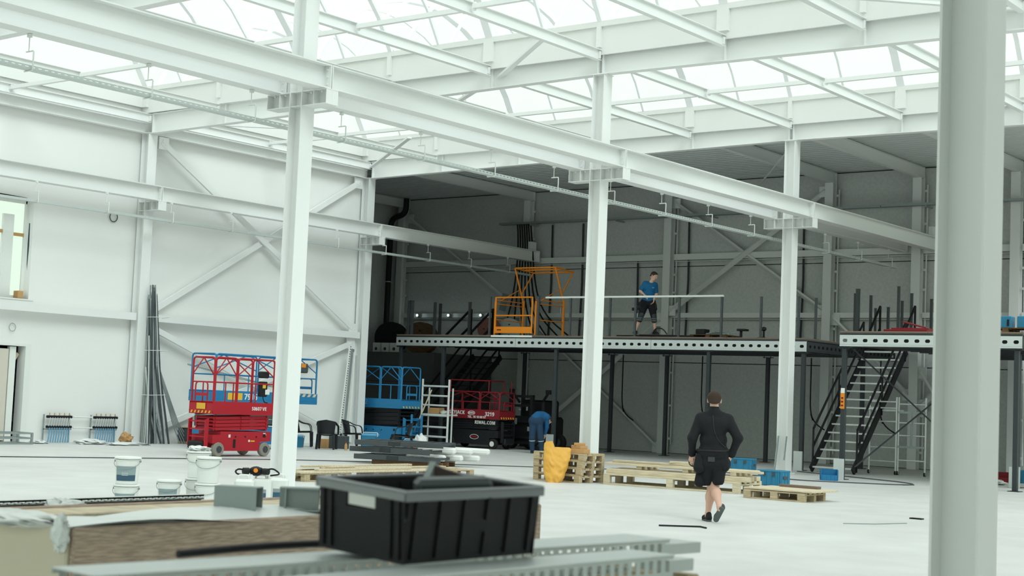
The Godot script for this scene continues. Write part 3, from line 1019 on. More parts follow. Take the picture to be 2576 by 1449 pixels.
func mezzanines() -> void:
	var T := 3.58
	mezz_deck("long grey steel mezzanine with a perforated edge beam along the back of the hall", -33.55, -18.62, -37.2, -43.1, T, [[-33.4, -37.3], [-31.55, -37.3], [-27.05, -37.3], [-21.7, -37.3], [-18.75, -37.3], [-31.2, -41.2], [-27.6, -41.2], [-25.5, -41.2], [-21.9, -41.2], [-18.8, -41.2]], true)
	mezz_deck("nearer grey steel mezzanine with a perforated edge beam, behind the big foreground column", -16.05, -11.6, -33.8, -43.1, T, [[-15.95, -33.9], [-12.4, -35.9], [-11.75, -33.9], [-15.9, -40.6], [-14.3, -38.6], [-13.0, -41.0], [-11.75, -40.6]], true)
	var s := st()
	# landing at the head of the right stair
	box2(s, Vector3(-18.6, T - 0.06, -43.1), Vector3(-16.07, T, -40.35))
	tag(obj("stair_landing", s, M.board), "board landing at the head of the stair between the two mezzanines", "landing")
	stair(Vector3(-18.25, 0, -36.9), "dark open steel stair with pale treads rising behind the rolling tower", 3.45, 3.3, 1.2, M.alu)
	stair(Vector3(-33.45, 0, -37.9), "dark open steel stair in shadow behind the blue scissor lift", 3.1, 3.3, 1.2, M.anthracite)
	# railing along the edge of the long mezzanine
	var z := -37.32
	var px := [-26.6, -25.15, -24.25, -22.75, -21.35, -20.1, -18.95]
	var pl := ["right of the orange gate", "left of the bay column", "in front of the worker's legs", "right of the worker on the mezzanine", "at the right end of the white rail", "standing free right of the white rail", "standing free beside the column"]
	for i in px.size():
		rail_post(px[i], z, T, 4.72, 0.06, "dark steel railing post on the mezzanine edge, " + pl[i], "railing posts on the mezzanine edge")
	rail_post(-18.72, -37.9, T, 4.72, 0.06, "dark steel railing post on the mezzanine corner, right of the bay column", "railing posts on the mezzanine edge")
	rail_post(-18.72, -41.8, T, 4.72, 0.06, "dark steel railing post at the back of the mezzanine, near the stair", "railing posts on the mezzanine edge")
	rail_post(-29.72, z, T, 4.80, 0.06, "dark steel railing post beside the left leg of the orange gate", "railing posts on the mezzanine edge")
	rail_post(-27.82, z, T, 4.80, 0.07, "dark steel railing post beside the right leg of the orange gate", "railing posts on the mezzanine edge")
	s = st()
	cham(s, Vector3(-24.42, 4.76, z), Vector3(6.25, 0.055, 0.07), 0.008)
	tag(obj("hand_rail", s, M.white), "long white top rail in front of the worker on the mezzanine", "rail")
	# posts round the right stair
	var q := [[-18.72, -39.8, 5.05], [-18.55, -39.6, 5.16], [-18.42, -40.2, 5.02], [-18.32, -41.2, 4.75], [-17.98, -41.4, 4.95], [-17.62, -40.3, 5.28], [-17.35, -40.6, 5.1], [-17.0, -41.2, 4.98]]
	for i in q.size():
		rail_post(q[i][0], q[i][1] - 0.6, T, q[i][2], 0.07 if i != 1 else 0.1, "dark steel post at the head of the right stair, %s from the left" % ORD[i], "posts at the head of the right stair")
	for k in 2:
		s = st()
		var x := -18.28 + k * 1.06
		bar(s, Vector3(x, T + 0.1, -40.2), Vector3(x + 0.02, T + 1.15, -41.1), 0.05, 0.05)
		bar(s, Vector3(x, T + 0.05, -40.75), Vector3(x + 0.02, T + 0.5, -41.1), 0.05, 0.05)
		bar(s, Vector3(x + 0.02, T, -41.1), Vector3(x + 0.02, T + 1.15, -41.1), 0.05, 0.05)
		tag(obj("stair_rail_end", s, M.black), "black sloping %s handrail end coming up from the right stair" % ["left", "right"][k], "handrail", "handrail ends of the right stair")
	# posts round the left stair
	q = [[-33.4, -37.6, 4.72], [-33.25, -37.6, 4.72], [-33.48, -39.3, 4.75], [-32.95, -38.4, 4.72], [-32.75, -40.0, 4.85], [-31.85, -38.9, 4.75]]
	for i in q.size():
		rail_post(q[i][0], q[i][1], T, q[i][2], 0.08, "dark steel post at the head of the left stair, %s from the left" % ORD[i], "posts at the head of the left stair")
	for k in 2:
		s = st()
		var x := -33.45 + k * 1.0
		bar(s, Vector3(x, T + 0.1, -39.6), Vector3(x + 0.02, T + 1.1, -40.9), 0.06, 0.06)
		bar(s, Vector3(x, T + 0.05, -40.3), Vector3(x + 0.02, T + 0.5, -40.9), 0.06, 0.06)
		bar(s, Vector3(x + 0.02, T, -40.9), Vector3(x + 0.02, T + 1.1, -40.9), 0.08, 0.08)
		tag(obj("stair_rail_end", s, M.black), "black sloping %s handrail end coming up from the left stair" % ["left", "right"][k], "handrail", "handrail ends of the left stair")
	pallet_gate()
	# white protective sleeves at the feet of posts
	q = [[-18.75, -37.17, "at the post left of the stair foot", 0.52], [-15.95, -33.77, "at the foot of the right mezzanine's corner post", 0.5], [-27.05, -37.17, "at the post beside the bending worker", 0.58], [-12.4, -35.77, "at the post behind the big foreground column", 0.5]]
	for i in 4:
		s = st()
		cham(s, Vector3(q[i][0], q[i][3] / 2, q[i][1] + 0.05), Vector3(0.26, q[i][3], 0.05), 0.006)
		tag(obj("post_sleeve", s, M.galv), "pale upright guard plate " + q[i][2], "guard plate", "guard plates at mezzanine posts")
	# diagonal bracing under the right mezzanine
	s = st()
	bar(s, Vector3(-15.85, 3.15, -34.2), Vector3(-14.2, 0.3, -38.5), 0.03, 0.03)
	bar(s, Vector3(-15.85, 0.3, -34.4), Vector3(-14.2, 3.1, -38.5), 0.03, 0.03)
	tag(obj("mezzanine_brace", s, M.anthracite), "thin dark crossed bracing under the right mezzanine", "brace")
	# orange and white notice on the corner post
	s = st()
	box2(s, Vector3(-16.0, 1.70, -33.845), Vector3(-15.9, 2.08, -33.835))
	var sg := obj("notice", s, M.orange)
	tag(sg, "narrow orange and white load notice on the dark post by the stair", "sign")
	s = st()
	box2(s, Vector3(-16.0, 2.08, -33.845), Vector3(-15.9, 2.2, -33.835))
	obj("notice_head", s, M.labelwhite, sg)
	s = st()
	for k in 3: box2(s, Vector3(-15.985, 1.76 + k * 0.09, -33.834), Vector3(-15.93, 1.80 + k * 0.09, -33.831))
	obj("print", s, M.darkred, sg)
	mezz_things(T)

func pallet_gate() -> void:
	var t := thing("pallet_gate", "orange steel pallet safety gate standing open on the mezzanine edge", "gate", Vector3(-28.73, 3.58, -37.25))
	var a := 0.80
	var s: SurfaceTool
	for k in [-1, 1]:     # side frames with rear posts and slanting tops
		s = st()
		tube(s, [Vector3(k * a, 0, -0.1), Vector3(k * a, 1.08, -0.1)], 0.042, 8)
		tube(s, [Vector3(k * a, 0, -1.55), Vector3(k * a, 1.2, -1.55)], 0.045, 8)
		for y in [0.5, 1.0, 1.12]: tube(s, [Vector3(k * a, y, -0.1), Vector3(k * a, y, -1.55)], 0.016, 6)
		tube(s, [Vector3(k * a, 1.12, -0.35), Vector3(k * a, 1.55, -1.35)], 0.014, 6)
		obj("side_frame", s, M.orange, t)
	s = st()
	for k in [-1, 1]:
		tube(s, [Vector3(k * (a - 0.08), 0.06, 0.0), Vector3(k * (a - 0.08), 1.2, 0.0)], 0.028, 8)
	for y in [1.19, 0.62]: tube(s, [Vector3(-a + 0.08, y, 0), Vector3(a - 0.08, y, 0)], 0.024, 8)
	obj("front_barrier", s, M.orange, t)
	s = st()
	cham(s, Vector3(0, 0.17, 0), Vector3(2 * a - 0.2, 0.2, 0.03), 0.006)
	obj("kick_plate", s, M.orange, t)
	s = st()
	for k in [-1, 1]:
		tube(s, [Vector3(k * a, 1.2, -1.5), Vector3(k * a - 0.02, 2.22, -1.05)], 0.03, 8)
		tube(s, [Vector3(k * a, 1.4, -1.42), Vector3(k * a, 2.14, -2.0)], 0.022, 8)
	for q in [[2.22, -1.05], [2.2, -1.55], [2.15, -2.0]]: tube(s, [Vector3(-a, q[0], q[1]), Vector3(a, q[0], q[1])], 0.026, 8)
	for k in [-1, 1]: tube(s, [Vector3(k * a, 2.22, -1.05), Vector3(k * a, 2.15, -2.05)], 0.024, 8)
	obj("raised_barrier", s, M.orange, t)
	plate(t, "threshold", Vector3(0, -0.03, 0.065), Vector3(2 * a, 0.06, 0.04), M.white)
	s = st()
	box2(s, Vector3(-0.62, 0.15, 0.016), Vector3(-0.46, 0.19, 0.019))
	obj("print", s, M.darkred, t)

func reel(at: Vector3, r: float, w: float, turn: float, label: String, m: Material) -> void:
	var t := thing("cable_reel", label, "cable reel", at, turn, "cable reels on the mezzanine")
	for k in [-1, 1]:
		var s := st()
		lathe(s, [Vector2(0.0, -0.015), Vector2(r, -0.015), Vector2(r, 0.015), Vector2(0.0, 0.015)], 28, Transform3D(Basis(Vector3.RIGHT, PI / 2), Vector3(0, r, k * w / 2)))
		obj("flange", s, m, t)
	var s := st()
	cyl(s, Vector3(0, r, -w / 2), Vector3(0, r, w / 2), r * 0.55, 20)
	obj("cable", s, M.black, t)
	s = st()
	cyl(s, Vector3(0, r, -w / 2 - 0.03), Vector3(0, r, w / 2 + 0.03), 0.05, 10)
	for k in 4: cyl(s, Vector3(cos(k * PI / 2) * r * 0.45, r + sin(k * PI / 2) * r * 0.45, w / 2 + 0.01), Vector3(cos(k * PI / 2) * r * 0.45, r + sin(k * PI / 2) * r * 0.45, w / 2 + 0.025), 0.03, 8)
	obj("hub", s, M.black, t)

func mezz_things(T: float) -> void:
	reel(Vector3(-38.3, 3.1, -42.2), 0.6, 0.5, 0.5, "large black cable reel on the block in the dark corner, left one", M.black)
	reel(Vector3(-36.9, 3.1, -42.3), 0.6, 0.5, 0.4, "large dark cable reel on the block in the dark corner, right one", M.wooddark)
	reel(Vector3(-32.65, T, -41.0), 0.40, 0.35, 0.55, "reddish wooden cable reel left of the orange gate", paint("reelred", "8d5f55", 0.8))
	reel(Vector3(-32.35, T, -41.75), 0.42, 0.3, 0.55, "grey wooden cable reel half hidden behind the reddish one", M.galvdull)
	# boards and plates the worker stands on
	var s := st()
	for q in [[-24.4, 0.7, 0.01], [-23.6, 0.75, 0.03], [-22.9, 0.7, 0.02]]: cham(s, Vector3(q[0], T + 0.02 + q[2], -37.75), Vector3(1.1, 0.04, q[1]), 0.005, Basis(Vector3.UP, q[2] * 4))
	tag(obj("black_plates", s, M.black), "loose black plates lying under the feet of the worker on the mezzanine", "plates")
	s = st()
	tube(s, bent([Vector3(-23.75, T + 0.09, -37.5), Vector3(-23.65, T + 0.28, -37.5), Vector3(-23.4, T + 0.26, -37.5), Vector3(-23.25, T + 0.09, -37.5)], 0.12), 0.018, 6)
	tag(obj("hose", s, M.black), "black hose arched up between the worker's shoes on the mezzanine", "hose")
	# small pallet with parts to the right of the worker
	var t := thing("wooden_pallet", "low wooden pallet with parts on the mezzanine, right of the worker", "pallet", Vector3(-21.95, T, -38.0))
	pallet_parts(t, 1.2, 0.8, 0.10, M.wooddark)
	s = st()
	cham(s, Vector3(-22.35, T + 0.19, -38.0), Vector3(0.3, 0.16, 0.3), 0.01)
	tag(obj("parts_case", s, M.black), "black parts case on the left half of the mezzanine pallet", "case")
	s = st()
	for k in 5: bx(s, Vector3(-21.9 + k * 0.08, T + 0.13 + 0.015 * k, -37.95 - 0.03 * k), Vector3(0.7, 0.02, 0.08), Basis(Vector3.UP, 0.2 * k))
	tag(obj("loose_brackets", s, M.galvdull), "heap of loose grey metal brackets on the mezzanine pallet", "brackets", "", "stuff")
	s = st()
	cham(s, Vector3(-20.9, T + 0.24, -37.75), Vector3(0.28, 0.06, 0.22), 0.01)
	cyl(s, Vector3(-20.95, T, -37.75), Vector3(-20.95, T + 0.21, -37.75), 0.04, 8)
	tag(obj("cable_stub", s, M.black), "black mushroom-shaped fixture on the mezzanine at the end of the white rail", "fixture")
	s = st()
	lathe(s, [Vector2(0.06, 0.0), Vector2(0.06, 0.02), Vector2(0.03, 0.05), Vector2(0.03, 0.2), Vector2(0.075, 0.24), Vector2(0.07, 0.30), Vector2(0.0, 0.33)], 14, Transform3D(Basis(), Vector3(-20.15, T, -37.6)))
	tag(obj("bollard_light", s, M.black), "small black bollard-like fixture by the free railing post", "fixture")
	# bottle on the wall rail
	s = st()
	lathe(s, [Vector2(0.0, 0.0), Vector2(0.035, 0.0), Vector2(0.035, 0.2), Vector2(0.014, 0.25), Vector2(0.014, 0.3), Vector2(0.0, 0.3)], 12, Transform3D(Basis(), Vector3(-31.4, 4.712, -43.44)))
	tag(obj("bottle", s, M.galv), "small clear bottle standing on the back wall rail right of the orange gate", "bottle")
	s = st()
	lathe(s, [Vector2(0.0, 0.0), Vector2(0.06, 0.0), Vector2(0.055, 0.2), Vector2(0.07, 0.22), Vector2(0.07, 0.3), Vector2(0.0, 0.3)], 12, Transform3D(Basis(), Vector3(-17.55, 4.712, -43.44)))
	tag(obj("orange_tin", s, M.card), "small orange-brown container on the back wall rail left of the foreground column", "container")
	# three small lights on the rail in the dark corner
	for k in 3:
		var l := thing("rail_light", "tiny bright lamp on the low rail in the dark corner, %s from the left" % ORD[k], "lamp", Vector3(-38.0 + k * 1.55, 4.63, -43.29), 0, "tiny lamps in the dark corner")
		s = st()
		cyl(s, Vector3(0, 0, 0.03), Vector3(0, 0, 0.05), 0.045, 12)
		var m: StandardMaterial3D = M.get("glow") if M.has("glow") else paint("glow", "ffffff", 0.5)
		m.emission_enabled = true
		m.emission = Color(0.9, 1.0, 1.0)
		m.emission_energy_multiplier = 0.5
		obj("lens", s, m, l)
		s = st()
		cyl(s, Vector3(0, 0, -0.112), Vector3(0, 0, 0.03), 0.06, 12)
		obj("housing", s, M.galvdull, l)
		var o := OmniLight3D.new()
		o.light_color = Color(0.9, 1.0, 1.0)
		o.light_energy = 0.01
		o.light_size = 0.04
		o.omni_range = 8.0
		o.omni_attenuation = 2.0
		o.shadow_enabled = true
		o.position = Vector3(0, 0, 0.1)
		put(o, "lamp_glow", l)
	# things on the right mezzanine
	s = st()
	cham(s, Vector3(-14.6, T + 0.04, -34.6), Vector3(1.1, 0.08, 0.6), 0.01)
	cham(s, Vector3(-14.55, T + 0.10, -34.65), Vector3(0.9, 0.04, 0.5), 0.008, Basis(Vector3.UP, 0.1))
	tag(obj("red_sheets", s, M.darkred), "stack of dark red sheets on the right mezzanine, left of the foreground column", "sheets")
	s = st()
	cham(s, Vector3(-14.5, T + 0.21, -34.6), Vector3(0.5, 0.03, 0.3), 0.005, Basis(Vector3(0, 0, 1), -0.25))
	tag(obj("red_plate", s, M.darkred), "small tilted red plate on top of the red sheets", "plate")
	var p := thing("wooden_pallet", "wooden pallet on the right mezzanine, right of the foreground column", "pallet", Vector3(-12.25, T, -34.9))
	pallet_parts(p, 1.2, 0.8, 0.144, M.wooddark)
	for k in 2:
		s = st()
		cham(s, Vector3(0, 0.14, 0), Vector3(0.42 if k == 0 else 0.4, 0.28, 0.3), 0.02)
		var c := thing("tool_case", ["blue tool case on the mezzanine pallet, left one", "blue tool case on the mezzanine pallet, at the right frame edge"][k], "tool case", Vector3(-12.4 + k * 0.55, T + 0.144, -34.85), 0, "blue tool cases on the mezzanine pallet")
		obj("body", s, M.boxblue, c)
		s = st()
		box2(s, Vector3(0.12, 0.05, 0.151), Vector3(0.17, 0.2, 0.16))
		obj("latch", s, M.black, c)

func pallet_parts(t: Node3D, l: float, w: float, h: float, m: Material) -> void:
	var k := h / 0.144
	for i in 3:
		var s := st()
		cham(s, Vector3(0, 0.011 * k, -w / 2 + 0.05 + i * (w - 0.1) / 2), Vector3(l, 0.022 * k, 0.1), 0.003)
		obj("bottom_board", s, m, t)
	for i in 3:
		for j in 3:
			var s := st()
			cham(s, Vector3(-l / 2 + 0.07 + j * (l - 0.14) / 2, 0.061 * k, -w / 2 + 0.05 + i * (w - 0.1) / 2), Vector3(0.14, 0.078 * k, 0.1), 0.004)
			obj("block", s, m, t)
	for j in 3:
		var s := st()
		cham(s, Vector3(-l / 2 + 0.07 + j * (l - 0.14) / 2, 0.111 * k, 0), Vector3(0.14, 0.022 * k, w), 0.003)
		obj("cross_board", s, m, t)
	for i in 5:
		var s := st()
		cham(s, Vector3(0, 0.133 * k, -w / 2 + 0.06 + i * (w - 0.12) / 4), Vector3(l, 0.022 * k, 0.11), 0.003)
		obj("top_board", s, m, t)

func wheel(t: Node3D, at: Vector3, r: float, w: float, tyre: Material, hubm: Material) -> void:
	var s := st()
	lathe(s, [Vector2(r * 0.5, -w / 2), Vector2(r * 0.92, -w / 2), Vector2(r, -w * 0.3), Vector2(r, w * 0.3), Vector2(r * 0.92, w / 2), Vector2(r * 0.5, w / 2)], 24, Transform3D(Basis(Vector3.RIGHT, PI / 2), at))
	var o := obj("wheel", s, tyre, t)
	s = st()
	lathe(s, [Vector2(0.0, -w * 0.42), Vector2(r * 0.52, -w * 0.42), Vector2(r * 0.52, w * 0.42), Vector2(r * 0.2, w * 0.42), Vector2(r * 0.2, w * 0.5), Vector2(0.0, w * 0.5)], 16, Transform3D(Basis(Vector3.RIGHT, PI / 2), at))
	obj("hub", s, hubm, o)

func hoop(a: Vector3, b: Vector3, h: float, r := 0.1) -> Array:   # an upside-down U of tube from a to b
	return bent([a, a + Vector3(0, h, 0), b + Vector3(0, h, 0), b], r, 4)

# long axis x, painted side +z; e: which end carries gate and steps; ph: platform floor, top: top rail
func scissor_lift(label: String, at: Vector3, turn: float, L: float, W: float, ph: float, top: float, e: int, deckm: Material, scim: Material, basem: Material, tyre: Material, text: String, ext := 0.0) -> Node3D:
	var t := thing("scissor_lift", label, "scissor lift", at, turn, "scissor lifts")
	var r := 0.165
	var s := st()
	var yb := 0.13
	prism(s, PackedVector2Array([Vector2(-L / 2 + 0.06, 0.3), Vector2(-L / 2 + 0.36, 0.3), Vector2(-L / 2 + 0.42, yb), Vector2(L / 2 - 0.42, yb), Vector2(L / 2 - 0.38, 0.34), Vector2(L / 2 - 0.05, 0.36), Vector2(L / 2 - 0.05, 0.58), Vector2(-L / 2 + 0.3, 0.58), Vector2(-L / 2 + 0.3, 0.5), Vector2(-L / 2 + 0.06, 0.5)]), W - 0.08)
	var ch := obj("chassis", s, basem, t)
	s = st()
	cham(s, Vector3(-L * 0.12, 0.30, W / 2 - 0.035), Vector3(0.07, 0.2, 0.012), 0.004)
	for x in [-0.2, 0.1, 0.45]: cyl(s, Vector3(x, 0.46, W / 2 - 0.045), Vector3(x, 0.46, W / 2 - 0.03), 0.02, 8)
	box2(s, Vector3(L / 2 - 0.3, 0.45, W / 2 - 0.042), Vector3(L / 2 - 0.22, 0.52, W / 2 - 0.03))
	obj("recess", s, M.black, ch)
	for x in [-L / 2 + 0.24, L / 2 - 0.24]:
		for z in [-W / 2 + 0.06, W / 2 - 0.06]: wheel(t, Vector3(x, r, z), r, 0.12, tyre, M.graphite)
	# scissor pack
	var n := 4
	for i in n:
		var y0 := 0.60 + (ph - 0.64) * i / n
		var y1 := 0.60 + (ph - 0.64) * (i + 1) / n
		for z in [-W * 0.36, W * 0.36]:
			s = st()
			bar(s, Vector3(-L / 2 + 0.14, y0 + 0.03, z), Vector3(L / 2 - 0.12, y1 - 0.01, z), 0.05, (y1 - y0) * 0.86)
			for x in [-L / 2 + 0.18, 0.0, L / 2 - 0.16]: cyl(s, Vector3(x, lerpf(y0, y1, (x + L / 2) / L) + 0.01, z - 0.05), Vector3(x, lerpf(y0, y1, (x + L / 2) / L) + 0.01, z + 0.05), 0.022, 8)
			obj("scissor_arm", s, scim, t)
		s = st()
		for x in [-L / 2 + 0.18, L / 2 - 0.16]: cyl(s, Vector3(x, (y0 + y1) / 2, -W * 0.4), Vector3(x, (y0 + y1) / 2, W * 0.4), 0.035, 8)
		obj("cross_tube", s, scim, t)
	# platform
	var x0 := -L / 2 - (ext if e < 0 else 0.0)
	var x1 := L / 2 + (ext if e > 0 else 0.0)
	s = st()
	cham(s, Vector3((x0 + x1) / 2, ph + 0.03, 0), Vector3(x1 - x0, 0.06, W), 0.006)
	obj("platform", s, deckm, t)
	for z in [-W / 2 + 0.012, W / 2 - 0.012]:
		s = st()
		cham(s, Vector3((x0 + x1) / 2, ph + 0.15, z), Vector3(x1 - x0, 0.28, 0.022), 0.004)
		box2(s, Vector3(x0, ph + 0.07, z - 0.014), Vector3(x1, ph + 0.085, z + 0.014))
		obj("side_plate", s, deckm, t)
	for x in [x0 + 0.012, x1 - 0.012]:
		s = st()
		cham(s, Vector3(x, ph + 0.13, 0), Vector3(0.022, 0.24, W - 0.05), 0.004)
		obj("end_plate", s, deckm, t)
	# guard rails in two lengths, with rounded corners, mid rails and braces
	var y := ph + 0.27
	var h := top - y
	var parts := [[x0 + 0.04, lerpf(x0, x1, 0.36)], [lerpf(x0, x1, 0.38), x1 - 0.04]]
	if e > 0: parts = [[x0 + 0.04, lerpf(x0, x1, 0.62)], [lerpf(x0, x1, 0.64), x1 - 0.04]]
	for z in [-W / 2 + 0.03, W / 2 - 0.03]:
		s = st()
		for p in parts:
			tube(s, hoop(Vector3(p[0], y, z), Vector3(p[1], y, z), h, 0.09), 0.021, 8)
			tube(s, [Vector3(p[0], y + h * 0.45, z), Vector3(p[1], y + h * 0.45, z)], 0.017, 6)
			tube(s, [Vector3((p[0] + p[1]) / 2, y, z), Vector3((p[0] + p[1]) / 2, y + h * 0.45, z)], 0.017, 6)
			tube(s, [Vector3(p[0], y + h * 0.62, z), Vector3(lerpf(p[0], p[1], 0.45), y + h - 0.02, z)], 0.016, 6)
			tube(s, [Vector3(p[1], y + h * 0.6, z), Vector3(lerpf(p[0], p[1], 0.5), y + h - 0.02, z)], 0.016, 6)
		obj("guard_rail", s, deckm, t)
	for x in [x0 + 0.03, x1 - 0.03]:
		s = st()
		tube(s, hoop(Vector3(x, y, -W / 2 + 0.05), Vector3(x, y, W / 2 - 0.05), h, 0.09), 0.021, 8)
		tube(s, [Vector3(x, y + h * 0.45, -W / 2 + 0.05), Vector3(x, y + h * 0.45, W / 2 - 0.05)], 0.017, 6)
		obj("end_rail", s, deckm, t)
	# gate, steps and bumper at the entrance end
	var xe := x0 if e < 0 else x1
	s = st()
	tube(s, hoop(Vector3(xe + e * 0.015, ph + 0.3, -W * 0.25), Vector3(xe + e * 0.015, ph + 0.3, W * 0.25), h * 0.42, 0.1), 0.018, 8)
	bx(s, Vector3(xe + e * 0.015, ph + 0.45, 0), Vector3(0.02, 0.07, W * 0.5))
	obj("gate", s, deckm, t)
	s = st()
	var xb := -L / 2 if e < 0 else L / 2
	for z in [-W * 0.34, W * 0.34]:
		prism(s, PackedVector2Array([Vector2(0, 0.2), Vector2(e * 0.10, 0.24), Vector2(e * 0.10, 0.84), Vector2(0, 0.88)]), 0.03, Transform3D(Basis(), Vector3(xb, 0, z)))
	for yy in [0.45, 0.62, 0.80]: bx(s, Vector3(xb + e * 0.05, yy, 0), Vector3(0.06, 0.03, W * 0.66))
	obj("steps", s, basem, t)
	s = st()
	cham(s, Vector3(xb + e * 0.07, 0.25, 0), Vector3(0.16, 0.2, W * 0.62), 0.04)
	obj("bumper", s, M.black, t)
	s = st()
	for k in 6:
		var z := -W / 2 + 0.06 + k * (W - 0.1) / 6
		prism(s, PackedVector2Array([Vector2(0, 0), Vector2(0.05, 0), Vector2(0.08, 0.06), Vector2(0.03, 0.06)]), 0.004, Transform3D(Basis(Vector3(0, 0, 1), Vector3.UP, Vector3(-1, 0, 0)), Vector3(xe + e * 0.004, ph + 0.02, z)))
	obj("hazard_stripe", s, M.yellow, t)
	if text: words(text, 0.085, M.labelwhite, t, Transform3D(Basis(), Vector3(x1 - 0.5, ph + 0.15, W / 2 + 0.002)))
	if e > 0: return t
	# control box
	s = st()
	var xc := x1 - 0.34 if e < 0 else x0 + 0.34
	cham(s, Vector3(xc, ph + 0.62, W / 2 - 0.09), Vector3(0.22, 0.36, 0.12), 0.02)
	cham(s, Vector3(xc + 0.04, ph + 0.96, W / 2 - 0.12), Vector3(0.26, 0.16, 0.16), 0.03)
	tube(s, bent([Vector3(xc, ph + 0.44, W / 2 - 0.07), Vector3(xc + 0.02, ph + 0.3, W / 2 - 0.05), Vector3(xc + 0.14, ph + 0.3, W / 2 - 0.05)], 0.08), 0.012, 6)
	var cb := obj("control_box", s, M.black, t)
	s = st()
	box2(s, Vector3(xc - 0.06, ph + 0.64, W / 2 - 0.029), Vector3(xc + 0.04, ph + 0.72, W / 2 - 0.025))
	obj("sticker", s, M.yellow, cb)
	return t

func machines() -> void:
	# the red lift on the white side
	var t := scissor_lift("red scissor lift with black control box, behind the near middle column", Vector3(-26.95, 0, -24.25), PI / 2, 1.92, 0.84, 0.97, 2.28, -1, M.red, M.red, M.red, M.tyre, "S0607 VE")
	var s := st()
	box2(s, Vector3(-0.978, 1.08, -0.14), Vector3(-0.972, 1.22, 0.16))
	obj("sticker", s, M.yellow, t)
	s = st()
	cham(s, Vector3(0.72, 1.52, 0.36), Vector3(0.14, 0.12, 0.08), 0.01)
	obj("socket_box", s, M.labelwhite, t)
	s = st()
	for q in [[-0.42, 0.44, 0.06, 0.07], [0.2, 0.34, 0.05, 0.05], [0.66, 0.53, 0.08, 0.02], [0.7, 0.5, 0.06, 0.02]]: box2(s, Vector3(q[0], q[1], 0.382), Vector3(q[0] + q[2], q[1] + q[3], 0.386))
	obj("sticker", s, M.labelwhite, t)
	s = st()
	box2(s, Vector3(0.27, 0.345, 0.382), Vector3(0.4, 0.375, 0.386))
	obj("sticker", s, M.yellow, t)
	# blue lift behind it, its deck run out
	t = scissor_lift("blue scissor lift behind the red one, partly hidden by the near middle column", Vector3(-30.1, 0, -27.3), PI / 2, 2.6, 1.0, 1.22, 2.45, 1, M.blue, M.graphite, M.blue, M.tyre, "", 1.1)
	words("7916", 0.16, M.labelwhite, t, Transform3D(Basis(), Vector3(-0.05, 1.37, 0.502)))
	s = st()
	box2(s, Vector3(-0.85, 1.28, 0.5), Vector3(-0.35, 1.46, 0.506))
	obj("sticker", s, M.yellow, t)
	s = st()
	for k in 4: prism(s, PackedVector2Array([Vector2(0, 0), Vector2(0.1, 0), Vector2(0.16, 0.08), Vector2(0.06, 0.08)]), 0.004, Transform3D(Basis(), Vector3(1.6 + k * 0.2, 1.42, 0.505)))
	obj("hazard_stripe", s, M.woodpale, t)
	s = st()
	cham(s, Vector3(1.85, 2.2, 0.42), Vector3(0.3, 0.26, 0.2), 0.03)
	obj("control_box", s, M.graphite, t)
	s = st()
	box2(s, Vector3(1.72, 2.22, 0.521), Vector3(1.88, 2.32, 0.525))
	obj("sticker", s, M.orange, t)
	# blue lift in the shadow
	t = scissor_lift("dark blue scissor lift in shadow right of the corner wall column", Vector3(-32.75, 0, -35.75), 0, 2.5, 0.95, 1.15, 2.45, 1, M.blue, M.black, M.blue, M.rubber, "")
	words("32", 0.17, M.paleblue, t, Transform3D(Basis(), Vector3(-0.28, 1.33, 0.478)))
	s = st()
	for q in [-0.28, 0.2]:
		tube(s, hoop(Vector3(1.5, 0.12, q), Vector3(1.5, 0.12, q + 0.02), 0.85, 0.01), 0.03, 6)
	for y in [0.35, 0.6, 0.85]: bar(s, Vector3(1.5, y, -0.28), Vector3(1.5, y, 0.2), 0.04, 0.03)
	obj("step_ladder", s, M.blue, t)
	# red and black lift
	t = scissor_lift("dark red and black scissor lift standing under the mezzanine, right of the white ladder frame", Vector3(-30.3, 0, -37.75), 0, 2.2, 0.82, 0.93, 1.78, 1, M.darkred, M.black, M.black, M.rubber, "")
	words("3219", 0.13, M.labelwhite, t, Transform3D(Basis(), Vector3(0.72, 1.09, 0.413)))
	words("SKYJACK", 0.12, M.labelwhite, t, Transform3D(Basis(), Vector3(-0.62, 1.11, 0.413)))
	words("TEL. 70 10 00 97", 0.075, M.labelwhite, t, Transform3D(Basis(), Vector3(0.2, 0.985, 0.413)))
	words("RIWAL.COM", 0.11, M.labelwhite, t, Transform3D(Basis(), Vector3(0.5, 0.82, 0.36)))
	for q in [[-0.02, 1.11, 0.413, 0.14], [0.1, 0.36, 0.375, 0.17]]:
		s = st()
		var rr := []
		for k in 25: rr.append(Vector3(q[0] + cos(TAU * k / 24) * q[3], q[1] + sin(TAU * k / 24) * q[3] * 0.42, q[2]))
		tube(s, rr, 0.008, 5)
		obj("oval_badge", s, M.labelwhite, t)
		words("RIWAL", 0.06, M.red if q[1] < 0.5 else M.labelwhite, t, Transform3D(Basis(), Vector3(q[0], q[1], q[2])))
	s = st()
	var yy := 1.78
	for a in [[Vector3(-0.95, yy, 0.38), Vector3(0.62, yy, 0.38)], [Vector3(0.62, yy, 0.38), Vector3(0.62, yy, -0.38)]]: tube(s, [a[0] + Vector3(0, 0.36, 0), a[1] + Vector3(0, 0.36, 0)], 0.02, 6)
	for q in [Vector3(-0.95, yy, 0.38), Vector3(0.62, yy, 0.38), Vector3(0.62, yy, -0.38), Vector3(1.0, yy, -0.3)]: tube(s, [q, q + Vector3(0, 0.36, 0)], 0.02, 6)
	obj("upper_rail", s, M.darkred, t)
	s = st()
